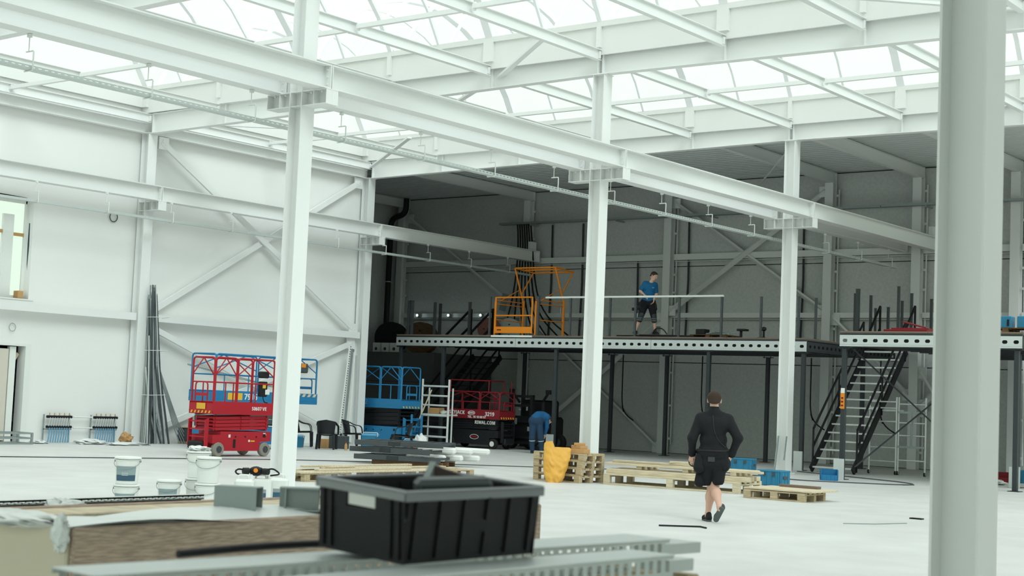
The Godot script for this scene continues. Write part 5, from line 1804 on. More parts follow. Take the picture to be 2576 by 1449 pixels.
	crate_box(Vector3(-18.5, 0, -33.6), 0.25, "blue lidded crate on the floor behind the boards, left of the bay column", M.boxblue, 0.62, 0.34, 0.42, false, "blue crates on the floor")
	crate_box(Vector3(-15.2, 0, -29.0), -0.1, "blue lidded crate on the floor behind the small pallet", M.boxblue, 0.56, 0.30, 0.38, false, "blue crates on the floor")
	crate_box(Vector3(-15.85, 0, -33.0), 0.5, "bright blue open-front bin at the foot of the stair post", M.blue, 0.40, 0.26, 0.32, true, "blue crates on the floor")
	crate_box(Vector3(-13.55, 0, -38.4), 0.4, "dark red open-front bin right of the foreground column", M.darkred, 0.46, 0.26, 0.34, true, "bins right of the foreground column")
	crate_box(Vector3(-13.1, 0, -38.9), 0.3, "blue lidded crate at the right frame edge", M.boxblue, 0.5, 0.3, 0.34, false, "bins right of the foreground column")
	# drill lying by the first crate
	s = st()
	cyl(s, Vector3(-18.75, 0.02, -33.0), Vector3(-18.75, 0.36, -33.0), 0.03, 8)
	cham(s, Vector3(-18.75, 0.40, -33.0), Vector3(0.22, 0.08, 0.07), 0.02)
	cham(s, Vector3(-18.75, 0.03, -33.0), Vector3(0.14, 0.06, 0.09), 0.01)
	tag(obj("drill", s, M.graphite), "grey drill standing on the floor beside the blue crate", "drill")
	# small litter
	s = st()
	tube(s, [Vector3(-10.75, 0.012, -17.3), Vector3(-10.35, 0.012, -17.7), Vector3(-10.2, 0.012, -17.6)], 0.012, 5)
	tag(obj("cable_offcut", s, M.black), "short black cable offcut on the floor left of the walking man", "cable")
	s = st()
	box2(s, Vector3(-9.5, 0, -22.75), Vector3(-9.3, 0.02, -22.65))
	tag(obj("dark_offcut", s, M.black), "small dark offcut on the floor left of the big foreground column", "offcut")
	s = st()
	tube(s, [Vector3(-9.6, 0.006, -20.5), Vector3(-9.3, 0.006, -20.9), Vector3(-9.1, 0.006, -21.6)], 0.008, 5)
	tag(obj("wire", s, M.galvdull), "thin wire on the floor right of the walking man", "wire")
	s = st()
	blob(s, Vector3(-13.3, 0.05, -36.9), Vector3(0.3, 0.06, 0.25), 4, 0.3)
	tag(obj("rag", s, M.foam), "pale rag on the floor right of the foreground column", "rag")
	s = st()
	bar(s, Vector3(-17.84, 0.35, -34.55), Vector3(-17.84, 0.95, -34.66), 0.05, 0.02, Vector3(1, 0, 0))
	bar(s, Vector3(-18.08, 0.0, -34.5), Vector3(-18.08, 0.95, -34.68), 0.05, 0.03, Vector3(1, 0, 0))
	tag(obj("leaning_strip", s, M.galvdull), "grey metal strip leaning at the foot of the bay column", "strip")
	# buckets, canisters
	bucket(Vector3(-15.5, 0, -12.25), "lower bucket of the left pair, with a plain side", true, true)
	bucket(Vector3(-15.5, 0.342, -12.25), "upper bucket of the left pair, with a grey and blue print", true, true)
	bucket(Vector3(-16.0, 0, -13.35), "single bucket with a grey and blue print, between the pairs", true, true)
	bucket(Vector3(-15.35, 0, -13.45), "lower bucket of the right pair, unprinted", true, false)
	bucket(Vector3(-15.35, 0.342, -13.45), "upper bucket of the right pair, unprinted", true, false)
	bucket(Vector3(-15.9, 0, -13.75), "lower bucket at the back, behind the right pair", true, false, 0.37)
	bucket(Vector3(-15.9, 0.372, -13.75), "upper bucket at the back, behind the right pair, under white foil", true, false, 0.36)
	s = st()
	blob(s, Vector3(-15.9, 0.76, -13.75), Vector3(0.15, 0.035, 0.15), 6, 0.3)
	tag(obj("white_bag", s, M.foil), "white foil lying on the rear upper bucket", "bag")
	for k in 3:
		t = thing("canister", "white plastic canister in the row beside the near middle column, %s from the left" % ORD[k], "canister", Vector3(-15.35 - k * 0.02, 0, -14.1 - k * 0.34), 0.75, "white canisters beside the near middle column")
		s = st()
		cham(s, Vector3(0, 0.19, 0), Vector3(0.26, 0.38, 0.28), 0.03)
		obj("body", s, M.white, t)
		s = st()
		tube(s, bent([Vector3(-0.09, 0.37, 0), Vector3(-0.08, 0.43, 0), Vector3(0.05, 0.43, 0), Vector3(0.06, 0.37, 0)], 0.03), 0.016, 6)
		obj("handle", s, M.white, t)
		s = st()
		cyl(s, Vector3(0.09, 0.38, 0), Vector3(0.09, 0.42, 0), 0.025, 10)
		obj("cap", s, M.white, t)
		s = st()
		box2(s, Vector3(-0.07, 0.12, 0.141), Vector3(0.07, 0.19, 0.143))
		obj("label_print", s, paint("canblue", "3b6077", 0.5), t)
		s = st()
		box2(s, Vector3(-0.07, 0.19, 0.141), Vector3(0.07, 0.24, 0.143))
		obj("label_print", s, M.galvdull, t)
	t = thing("respirator", "black respirator mask with orange valve lying on the canisters", "respirator", Vector3(-15.4, 0.43, -14.35), 0.75)
	s = st()
	blob(s, Vector3(0, 0.05, 0), Vector3(0.1, 0.06, 0.09), 8, 0.2)
	for k in [-1, 1]: cyl(s, Vector3(k * 0.1, 0.05, 0.04), Vector3(k * 0.17, 0.05, 0.08), 0.045, 12)
	obj("mask", s, M.black, t)
	s = st()
	tube(s, bent([Vector3(-0.1, 0.05, 0), Vector3(-0.26, 0.08, 0.05), Vector3(-0.28, 0.01, 0.1), Vector3(-0.15, 0.0, 0.12)], 0.06), 0.012, 6)
	tube(s, bent([Vector3(0.1, 0.05, 0), Vector3(0.22, 0.1, 0.0), Vector3(0.34, 0.02, 0.05), Vector3(0.2, 0.0, 0.1)], 0.06), 0.012, 6)
	obj("strap", s, M.black, t)
	s = st()
	cyl(s, Vector3(0, 0.06, 0.08), Vector3(0, 0.065, 0.11), 0.03, 12)
	obj("valve", s, M.orange, t)
func rubble_sack(at: Vector3) -> void:
	var t := thing("rubble_sack", "full yellow rubble sack leaning against the pallet stack", "sack", at, 0.60)
	var n := FastNoiseLite.new()
	n.seed = 5
	n.frequency = 2.2
	n.fractal_octaves = 3
	var U := 36
	var V := 22
	var P := func(i, j):
		var v := float(j) / V
		var a: float = TAU * (i % U) / U
		var w := 0.29 * pow(sin(clampf(v * 1.4 + 0.35, 0.0, PI / 2)), 0.6) * (1.0 - 0.12 * v) * (1.0 if v < 1.0 else 0.9)
		var d := lerpf(0.21, 0.03, pow(v, 1.6))
		var ca := signf(cos(a)) * pow(absf(cos(a)), 0.75)
		var p := Vector3(ca * w + 0.05 * v, v * (0.74 + (0.06 if cos(a) < -0.3 else -0.05) * v), sin(a) * d - 0.08 * v)
		var k := n.get_noise_3d(p.x * 2.2, p.y * 3.4, p.z * 2.2)
		var crease := absf(n.get_noise_3d(p.x * 3.0 + 9.0, p.y * 2.0, p.z * 3.0))
		return p * Vector3(1 + k * 0.12, 1, 1 + k * 0.35) + Vector3(0, 0, sin(a) * crease * 0.06)
	var s := st()
	surf(s, P, U, V)
	for i in U: tri(s, Vector3(0, 0.0, 0), P.call(i, 0), P.call(i + 1, 0))
	for i in range(0, U / 2): 
		var o: int = U - 1 - i
		quad(s, P.call(i, V), P.call(o + 1, V), P.call(o, V), P.call(i + 1, V))
	obj("sack_body", s, M.sack, t)

func tray_rail(l: float, w: float, h: float, slots: float) -> Array:   # an upturned steel tray: body mesh with slotted sides, closed ends left open
	var s := st()
	box2(s, Vector3(0, h - 0.003, -w / 2), Vector3(l, h, w / 2))
	for k in [-1, 1]:
		var z0: float = k * w / 2 - 0.0015
		var z1: float = k * w / 2 + 0.0015
		box2(s, Vector3(0, h * 0.78, z0), Vector3(l, h, z1))
		box2(s, Vector3(0, 0, z0), Vector3(l, h * 0.22, z1))
		box2(s, Vector3(0, 0, k * (w / 2 - 0.008) - 0.008), Vector3(l, 0.003, k * (w / 2 - 0.008) + 0.008))
		cyl(s, Vector3(0, h - 0.004, k * w / 2), Vector3(l, h - 0.004, k * w / 2), 0.005, 8)
	var t := st()
	var x := 0.02
	while x < l - 0.03:
		for k in [-1, 1]: box2(t, Vector3(x, h * 0.22, k * w / 2 - 0.0015), Vector3(x + slots * 0.5, h * 0.78, k * w / 2 + 0.0015))
		x += slots
	return [s, t]

func foreground() -> void:
	# big wooden case with a plastic-covered load
	var t := thing("wooden_case", "blurred brown plywood case with white foil on top, lower left foreground", "case", Vector3(-5.92, 0, -5.6))
	paint("casepale", "d6cdb8", 0.8)
	var s := st()
	cham(s, Vector3(0.49, 0.50, -0.1), Vector3(0.03, 0.98, 3.36), 0.008)
	obj("side_panel", s, M.plywood, t)
	s = st()
	cham(s, Vector3(0, 0.5, 1.58), Vector3(0.95, 0.98, 0.03), 0.008)
	obj("end_panel", s, M.casepale, t)
	s = st()
	cham(s, Vector3(0, 0.5, -1.76), Vector3(0.95, 0.98, 0.03), 0.008)
	obj("end_panel", s, M.wood, t)
	s = st()
	cham(s, Vector3(-0.49, 0.5, -0.1), Vector3(0.03, 0.98, 3.36), 0.008)
	obj("side_panel", s, M.plywood, t)
	s = st()
	cham(s, Vector3(0.30, 0.955, -0.1), Vector3(0.36, 0.03, 3.3), 0.006)
	obj("lid_board", s, M.foil, t)
	s = st()
	cham(s, Vector3(-0.02, 0.90, -0.1), Vector3(0.26, 0.03, 3.3), 0.006)
	obj("lid_board", s, M.galvdull, t)
	s = st()
	cham(s, Vector3(-0.31, 0.965, -0.1), Vector3(0.30, 0.03, 3.3), 0.006)
	obj("lid_board", s, M.woodpale, t)
	# white edging and foil hanging over the case
	s = st()
	var P := func(i, j):
		var u: float = i / 24.0
		var v: float = j / 8.0
		return Vector3(-5.425 + 0.04 * sin(u * 9.0) * (1.0 - v) - 0.45 * v, 0.992 + 0.02 * sin(u * 13.0 + v * 4.0) + 0.05 * v * (1.0 - v), -4.0 - u * 3.3)
	surf(s, P, 24, 8, false)
	var P2 := func(i, j): return P.call(i, 8 - j) - Vector3(0, 0.006, 0)
	surf(s, P2, 24, 8, false)
	tag(obj("plastic_foil", s, M.foil), "white plastic foil lying along the top edge of the brown case", "foil")
	s = st()
	blob(s, Vector3(-5.8, 1.0, -4.0), Vector3(0.26, 0.035, 0.12), 2, 0.3)
	blob(s, Vector3(-5.47, 0.96, -3.99), Vector3(0.05, 0.07, 0.03), 7, 0.3)
	tag(obj("plastic_foil", s, M.foil), "crumpled clear foil over the left end of the brown case", "foil")
	# tape marks on the end of the case
	s = st()
	cham(s, Vector3(-6.2, 0.86, -4.0), Vector3(0.3, 0.22, 0.004), 0.001)
	tag(obj("cardboard_patch", s, M.card), "tan cardboard patch on the pale end of the brown case", "cardboard")
	# second covered stack behind it, with profiles on top
	t = thing("covered_stack", "low stack under white foil behind the brown case", "stack", Vector3(-8.2, 0, -6.9))
	s = st()
	cham(s, Vector3(0, 0.375, 0), Vector3(1.5, 0.73, 3.6), 0.03)
	obj("load", s, M.foil, t)
	s = st()
	for z in [-1.5, 0.0, 1.5]: cham(s, Vector3(0, 0.02, z), Vector3(1.4, 0.03, 0.1), 0.004)
	obj("bearers", s, M.wood, t)
	s = st()
	cham(s, Vector3(-7.7, 0.757, -6.9), Vector3(0.12, 0.03, 2.6), 0.004)
	tag(obj("wooden_plank", s, M.wooddark), "brown board lying on the foil-covered stack", "plank")
	for k in 2:
		var o := obj("steel_profile", holed(1.75, 0.036, 0.055, 0.024, 0.008), M.alu)
		o.position = Vector3(-8.62 + 0.03 * k, 0.745 + 0.037 * k, -5.75)
		o.rotation.y = PI / 2
		tag(o, "long perforated steel profile on the foil-covered stack below the buckets, %s one" % ["lower", "upper"][k], "profile", "perforated profiles on the covered stack")
	s = st()
	blob(s, Vector3(-8.55, 0.77, -6.25), Vector3(0.04, 0.05, 0.15), 12, 0.5)
	tag(obj("plastic_foil", s, M.foil), "torn scrap of clear foil over the left end of the perforated profiles", "foil")
	# steel box section and channel
	s = st()
	for y in [0.058, -0.058]: bx(s, Vector3(0, y, 0), Vector3(0.10, 0.006, 0.22))
	for k in [-1, 1]: bx(s, Vector3(k * 0.048, 0, 0), Vector3(0.006, 0.12, 0.22))
	var o := obj("steel_box_section", s, M.galvdull)
	o.position = Vector3(-5.72, 1.06, -5.22)
	o.rotation.y = 2.05
	tag(o, "short galvanised box section standing on the brown case", "box section")
	s = st()
	bx(s, Vector3(0, 0.055, 0), Vector3(0.26, 0.008, 0.10))
	bx(s, Vector3(0, -0.055, 0), Vector3(0.26, 0.008, 0.10))
	bx(s, Vector3(-0.03, 0, 0), Vector3(0.20, 0.11, 0.008))
	for x in [-0.1, 0.12]: bx(s, Vector3(x, 0, 0.0), Vector3(0.01, 0.11, 0.09))
	o = obj("steel_channel", s, M.galvdull)
	o.position = Vector3(-5.55, 1.06, -5.52)
	o.rotation.y = 0.75
	tag(o, "short open steel channel beside the galvanised box section", "channel")
	# stand carrying the upturned trays
	t = thing("trestle", "low wooden trestle under the upturned steel trays, mostly below the frame", "trestle", Vector3(-3.1, 0, -3.3))
	for z in [-1.2, 0.6]:
		s = st()
		cham(s, Vector3(0, 1.0, z), Vector3(0.9, 0.09, 0.08), 0.006)
		obj("beam", s, M.wood, t)
		for x in [-0.38, 0.38]:
			s = st()
			cham(s, Vector3(x, 0.48, z), Vector3(0.07, 0.95, 0.07), 0.006)
			obj("leg", s, M.wood, t)
	var rails := [[-3.30, -2.45, -3.06, -4.85, 0.20, "rear one, its far end beside the crate"], [-2.90, -1.7, -2.73, -4.36, 0.17, "front one nearest the camera"]]
	for i in 2:
		var q: Array = rails[i]
		var a := Vector3(q[0], 1.05, q[1])
		var b := Vector3(q[2], 1.05, q[3])
		t = thing("steel_tray", "blurred upturned galvanised steel tray below the crate, " + q[5], "steel tray", a, 0, "upturned steel trays in the foreground")
		t.rotation.y = atan2(-(b.z - a.z), b.x - a.x)
		var r := tray_rail(a.distance_to(b), q[4], 0.072, 0.046)
		obj("body", r[0], M.galv, t)
		tag(obj("slotted_sides", r[1], M.galv, t), "", "", "", "stuff")
		s = st()
		var L := a.distance_to(b)
		box2(s, Vector3(L - 0.002, 0.01, -q[4] * 0.42), Vector3(L + 0.22 - 0.08 * i, 0.05, q[4] * 0.42))
		obj("joint_piece", s, M.galv, t)
		s = st()
		for x in [0.7, 0.88]: box2(s, Vector3(L * x, -0.014, q[4] / 2 - 0.03), Vector3(L * x + 0.04, 0.002, q[4] / 2 + 0.01))
		obj("feet", s, M.galvdull, t)
	s = st()
	tube(s, bent([Vector3(-3.42, 1.13, -2.9), Vector3(-3.38, 1.145, -3.3), Vector3(-3.3, 1.13, -3.8)], 0.3), 0.012, 6)
	tag(obj("black_strap", s, M.black), "black strap on the rear steel tray left of the crate", "strap")
	black_crate()

func black_crate() -> void:
	var t := thing("black_crate", "large blurred black plastic crate with ribs in the centre foreground", "crate", Vector3(-3.05, 1.35, -3.58))
	t.basis = Basis(Vector3.RIGHT, 0.015) * Basis(Vector3(0, 0, 1), -0.0485) * Basis(Vector3.UP, -0.082)
	var m: Material = M.blackplastic
	# local: x short side 0.4, z long side 0.6, rim at y = 0
	var h := 0.212
	for k in [-1, 1]:
		var s := st()
		var b := Basis(Vector3(0, 0, 1), k * -0.07)
		cham(s, Vector3(k * 0.186, -h / 2, 0), Vector3(0.005, h, 0.565), 0.001, b)
		obj("long_wall", s, m, t)
		s = st()
		b = Basis(Vector3.RIGHT, k * 0.07)
		if k == -1: cham(s, Vector3(0, -h / 2, -0.286), Vector3(0.375, h, 0.005), 0.001, b)
		else:       # the near end wall has a handle slot
			cham(s, Vector3(0, -0.142, 0.2835), Vector3(0.375, 0.14, 0.005), 0.001, b)
			cham(s, Vector3(0, -0.01, 0.294), Vector3(0.375, 0.02, 0.005), 0.001, b)
			for x in [-0.125, 0.125]: cham(s, Vector3(x, -0.048, 0.291), Vector3(0.125, 0.06, 0.005), 0.001, b)
		obj("end_wall", s, m, t)
		# vertical ribs
		for i in 6:
			s = st()
			var z := -0.25 + i * 0.1
			if i == 2:
				bx(s, Vector3(k * 0.192, -0.06, z), Vector3(0.016, 0.07, 0.012), Basis(Vector3(0, 0, 1), k * -0.07))
				bx(s, Vector3(k * 0.184, -0.165, z), Vector3(0.016, 0.07, 0.012), Basis(Vector3(0, 0, 1), k * -0.07))
			else: bx(s, Vector3(k * 0.188, -0.115, z), Vector3(0.016, 0.17, 0.012), Basis(Vector3(0, 0, 1), k * -0.07))
			obj("rib", s, m, t)
		for x in [-0.165, -0.13, 0.13, 0.165]:
			s = st()
			bx(s, Vector3(x, -0.115, k * 0.288), Vector3(0.012, 0.17, 0.014), Basis(Vector3.RIGHT, k * 0.07))
			obj("rib", s, m, t)
	var s := st()
	cham(s, Vector3(0, -0.048, 0.288), Vector3(0.118, 0.036, 0.004), 0.001, Basis(Vector3.RIGHT, 0.07))
	obj("grip_label", s, M.labelwhite, t)
	s = st()
	box2(s, Vector3(-0.175, -h, -0.272), Vector3(0.175, -h + 0.006, 0.272))
	obj("base", s, m, t)
	s = st()
	for k in [-1, 1]:
		cham(s, Vector3(k * 0.193, -0.003, 0), Vector3(0.016, 0.012, 0.60), 0.003)
		cham(s, Vector3(0, -0.003, k * 0.293), Vector3(0.385, 0.012, 0.016), 0.003)
		cham(s, Vector3(k * 0.199, -0.016, 0), Vector3(0.004, 0.026, 0.60), 0.001)
		cham(s, Vector3(0, -0.016, k * 0.299), Vector3(0.385, 0.026, 0.004), 0.001)
	obj("rim", s, paint("rimplastic", "7c8184", 0.1, 0.0, 1.0), t)
	# things in the crate
	s = st()
	cham(s, Vector3.ZERO, Vector3(0.24, 0.05, 0.09), 0.015)
	var o := obj("dark_tool", s, M.graphite)
	o.position = Vector3(-3.0, 1.34, -3.62)
	o.rotation = Vector3(0.1, 0.9, 0.05)
	tag(o, "dark rounded tool lying in the black crate", "tool")
	s = st()
	bar(s, Vector3(-3.16, 1.15, -3.58), Vector3(-3.16, 1.395, -3.72), 0.025, 0.035)
	tag(obj("metal_bracket", s, M.galvdull), "grey metal bar standing up out of the black crate", "bar")
	s = st()
	bar(s, Vector3(-3.16, 1.378, -3.71), Vector3(-3.02, 1.33, -3.80), 0.03, 0.03)
	tag(obj("brown_handle", s, paint("handlebrown", "4d3f3c", 0.6)), "brown tool handle lying in the black crate beside the grey bar", "handle")

# ---------- bodies: capsules joined by a smooth minimum, meshed as surface nets
func flesh(s: SurfaceTool, bones: Array, cell: float, k: float, cuts := []) -> void:   # bone: [a, b, ra, rb]; cuts: planes [point, normal], the side the normal points to is taken away
	var lo := Vector3(1e9, 1e9, 1e9)
	var hi := -lo
	for b in bones:
		var r: float = maxf(b[2], b[3]) + 2.5 * cell
		for p in [b[0], b[1]]:
			lo = lo.min(p - Vector3.ONE * r)
			hi = hi.max(p + Vector3.ONE * r)
	var n := Vector3i(((hi - lo) / cell).ceil()) + Vector3i.ONE
	var f := PackedFloat32Array()
	f.resize(n.x * n.y * n.z)
	f.fill(1.0)
	var sy := n.x
	var sz := n.x * n.y
	for b in bones:
		var a: Vector3 = b[0]
		var ab: Vector3 = b[1] - b[0]
		var L := maxf(ab.length_squared(), 1e-9)
		var ra: float = b[2]
		var rb: float = b[3]
		var reach := maxf(ra, rb) + k + 2.0 * cell
		var mn := ((a.min(b[1]) - Vector3.ONE * reach - lo) / cell).floor()
		var mx := ((a.max(b[1]) + Vector3.ONE * reach - lo) / cell).ceil()
		for z in range(maxi(0, int(mn.z)), mini(n.z, int(mx.z) + 1)):
			for y in range(maxi(0, int(mn.y)), mini(n.y, int(mx.y) + 1)):
				var at := z * sz + y * sy
				for x in range(maxi(0, int(mn.x)), mini(n.x, int(mx.x) + 1)):
					var p := lo + Vector3(x, y, z) * cell - a
					var t := clampf(p.dot(ab) / L, 0.0, 1.0)
					var d := (p - ab * t).length() - lerpf(ra, rb, t)
					var o := f[at + x]
					var h := maxf(k - absf(d - o), 0.0) / k
					f[at + x] = minf(d, o) - h * h * k * 0.25
	for c in cuts:
		var at := 0
		for z in n.z:
			for y in n.y:
				for x in n.x:
					var d: float = (lo + Vector3(x, y, z) * cell - c[0]).dot(c[1])
					if d > f[at]: f[at] = d
					at += 1
	var ids := PackedInt32Array()
	ids.resize(f.size())
	ids.fill(-1)
	var vs := PackedVector3Array()
	var ns := PackedVector3Array()
	var off := [0, 1, sy, sy + 1, sz, sz + 1, sz + sy, sz + sy + 1]
	var edges := [[0, 1], [2, 3], [4, 5], [6, 7], [0, 2], [1, 3], [4, 6], [5, 7], [0, 4], [1, 5], [2, 6], [3, 7]]
	var corner := [Vector3(0, 0, 0), Vector3(1, 0, 0), Vector3(0, 1, 0), Vector3(1, 1, 0), Vector3(0, 0, 1), Vector3(1, 0, 1), Vector3(0, 1, 1), Vector3(1, 1, 1)]
	for z in n.z - 1:
		for y in n.y - 1:
			for x in n.x - 1:
				var at := z * sz + y * sy + x
				var v0 := f[at]
				if absf(v0) > 2.0 * cell: continue
				var m := 0
				for q in 8:
					if f[at + off[q]] < 0.0: m += 1
				if m == 0 or m == 8: continue
				var sum := Vector3.ZERO
				var cnt := 0
				for e in edges:
					var fa := f[at + off[e[0]]]
					var fb := f[at + off[e[1]]]
					if (fa < 0.0) != (fb < 0.0):
						sum += corner[e[0]].lerp(corner[e[1]], fa / (fa - fb))
						cnt += 1
				ids[at] = vs.size()
				vs.append(lo + (Vector3(x, y, z) + sum / cnt) * cell)
				var gx := f[at + 1] - v0 + f[at + sy + 1] - f[at + sy] + f[at + sz + 1] - f[at + sz] + f[at + off[7]] - f[at + off[6]]
				var gy := f[at + sy] - v0 + f[at + sy + 1] - f[at + 1] + f[at + sz + sy] - f[at + sz] + f[at + off[7]] - f[at + off[5]]
				var gz := f[at + sz] - v0 + f[at + sz + 1] - f[at + 1] + f[at + sz + sy] - f[at + sy] + f[at + off[7]] - f[at + off[3]]
				ns.append(Vector3(gx, gy, gz).normalized())
	for z in range(1, n.z - 1):
		for y in range(1, n.y - 1):
			for x in range(1, n.x - 1):
				var at := z * sz + y * sy + x
				if ids[at] < 0: continue
				var a := f[at]
				for ax in 3:
					var st_: int = [1, sy, sz][ax]
					var u: int = [sy, sz, 1][ax]
					var w: int = [sz, 1, sy][ax]
					var bb := f[at + st_]
					if (a < 0.0) == (bb < 0.0): continue
					var q := [ids[at - u - w], ids[at - w], ids[at], ids[at - u]]
					if q[0] < 0 or q[1] < 0 or q[3] < 0: continue
					if a < 0.0: q = [q[0], q[3], q[2], q[1]]
					for i in [0, 1, 2, 0, 2, 3]:
						s.set_normal(ns[q[i]])
						s.add_vertex(vs[q[i]])

func hand(s: SurfaceTool, wrist: Vector3, dir: Vector3, palm: Vector3, side: float, curl: float, cell := 0.004) -> void:   # dir: along the fingers, palm: where the palm faces, side: +1 thumb on dir x palm
	dir = dir.normalized()
	palm = (palm - dir * palm.dot(dir)).normalized()
	var ac := dir.cross(palm) * side
	var b := []
	for i in 3: b.append([wrist + ac * (i - 1) * 0.018, wrist + dir * 0.075 + ac * (i - 1) * 0.024, 0.020, 0.016])
	for i in 4:
		var q := wrist + dir * (0.082 - 0.006 * absf(i - 1)) + ac * (0.032 - i * 0.021)
		var l: float = [0.040, 0.046, 0.042, 0.032][i]
		var d := dir
		var p := q
		for j in 3:
			d = (d + palm * curl * (0.5 + 0.3 * j)).normalized()
			var e: Vector3 = p + d * l * [1.0, 0.7, 0.55][j]
			b.append([p, e, 0.0095 - 0.0008 * j, 0.0088 - 0.0008 * j])
			p = e
	var tb := wrist + dir * 0.02 + ac * 0.03
	var t1 := tb + (dir * 0.6 + ac * 0.8 + palm * 0.3).normalized() * 0.04
	var t2 := t1 + (dir * 0.9 + ac * 0.3 + palm * 0.5).normalized() * 0.034
	b.append([tb, t1, 0.014, 0.011])
	b.append([t1, t2, 0.011, 0.009])
	flesh(s, b, cell, 0.008)

func head(s: SurfaceTool, c: Vector3, face: Vector3, up: Vector3, cell := 0.006) -> void:    # c: middle of the head; face: where it looks
	face = face.normalized()
	up = (up - face * up.dot(face)).normalized()
	var r := face.cross(up)
	var b := [[c + up * 0.03 - face * 0.015, c + up * 0.035 + face * 0.02, 0.092, 0.086], [c - up * 0.02 + face * 0.03, c - up * 0.078 + face * 0.057, 0.070, 0.039], [c - up * 0.01 - face * 0.03, c - up * 0.04 - face * 0.02, 0.074, 0.06]]
	b.append([c + up * 0.012 + face * 0.098, c - up * 0.022 + face * 0.118, 0.010, 0.014])   # nose
	b.append([c - up * 0.055 + face * 0.092 - r * 0.018, c - up * 0.055 + face * 0.092 + r * 0.018, 0.009, 0.009])   # lips
	for k in [-1, 1]:
		b.append([c + r * k * 0.088 + up * 0.015 - face * 0.008, c + r * k * 0.091 - up * 0.025, 0.016, 0.011])   # ears
		b.append([c + r * k * 0.02 + up * 0.035 + face * 0.088, c + r * k * 0.05 + up * 0.03 + face * 0.075, 0.010, 0.010])   # brows
	flesh(s, b, cell, 0.018)

func hair_cap(t: Node3D, c: Vector3, face: Vector3, up: Vector3, m: Material) -> void:
	face = face.normalized()
	up = (up - face * up.dot(face)).normalized()
	var s := st()
	flesh(s, [[c + up * 0.042 - face * 0.02, c + up * 0.046 + face * 0.018, 0.098, 0.09], [c - up * 0.02 - face * 0.04, c + up * 0.03 - face * 0.02, 0.080, 0.095]], 0.007, 0.02, [[c + face * 0.055 + up * 0.05, (face * 0.8 - up * 0.6).normalized()], [c - up * 0.035 - face * 0.05, (-up + face * 0.35).normalized()]])
	obj("hair", s, m, t)

func eyes(t: Node3D, c: Vector3, face: Vector3, up: Vector3) -> void:
	face = face.normalized()
	up = (up - face * up.dot(face)).normalized()
	var r := face.cross(up)
	var s := st()
	for k in [-1, 1]:
		var m := SphereMesh.new()
		m.radius = 0.011
		m.height = 0.022
		m.radial_segments = 10
		m.rings = 6
		s.append_from(m, 0, Transform3D(Basis(), c + r * k * 0.033 + up * 0.012 + face * 0.086))
	obj("eyes", s, M.black, t)

func shoe(t: Node3D, heel: Vector3, toe: Vector3, up: Vector3, m: Material) -> void:
	var d := (toe - heel).normalized()
	up = (up - d * up.dot(d)).normalized()
	var l := heel.distance_to(toe)
	var s := st()
	flesh(s, [[heel + d * 0.035 + up * 0.055, heel + d * 0.05 + up * 0.10, 0.038, 0.04], [heel + d * 0.04 + up * 0.045, toe - d * 0.05 + up * 0.04, 0.038, 0.036], [heel + d * 0.08 + up * 0.08, toe - d * 0.10 + up * 0.05, 0.035, 0.032], [toe - d * 0.08 + up * 0.04 + up.cross(d) * 0.012, toe - d * 0.045 + up * 0.036, 0.034, 0.032]], 0.008, 0.03, [[heel + up * 0.016, -up]])
	var o := obj("shoe", s, m, t)
	s = st()
	flesh(s, [[heel + d * 0.035 + up * 0.018, toe - d * 0.045 + up * 0.018, 0.04, 0.04]], 0.008, 0.01, [[heel + up * 0.024, up], [heel, -up]])
	obj("sole", s, M.sole, o)

func people() -> void:
	walker()
	railing_man()
	bending_man()

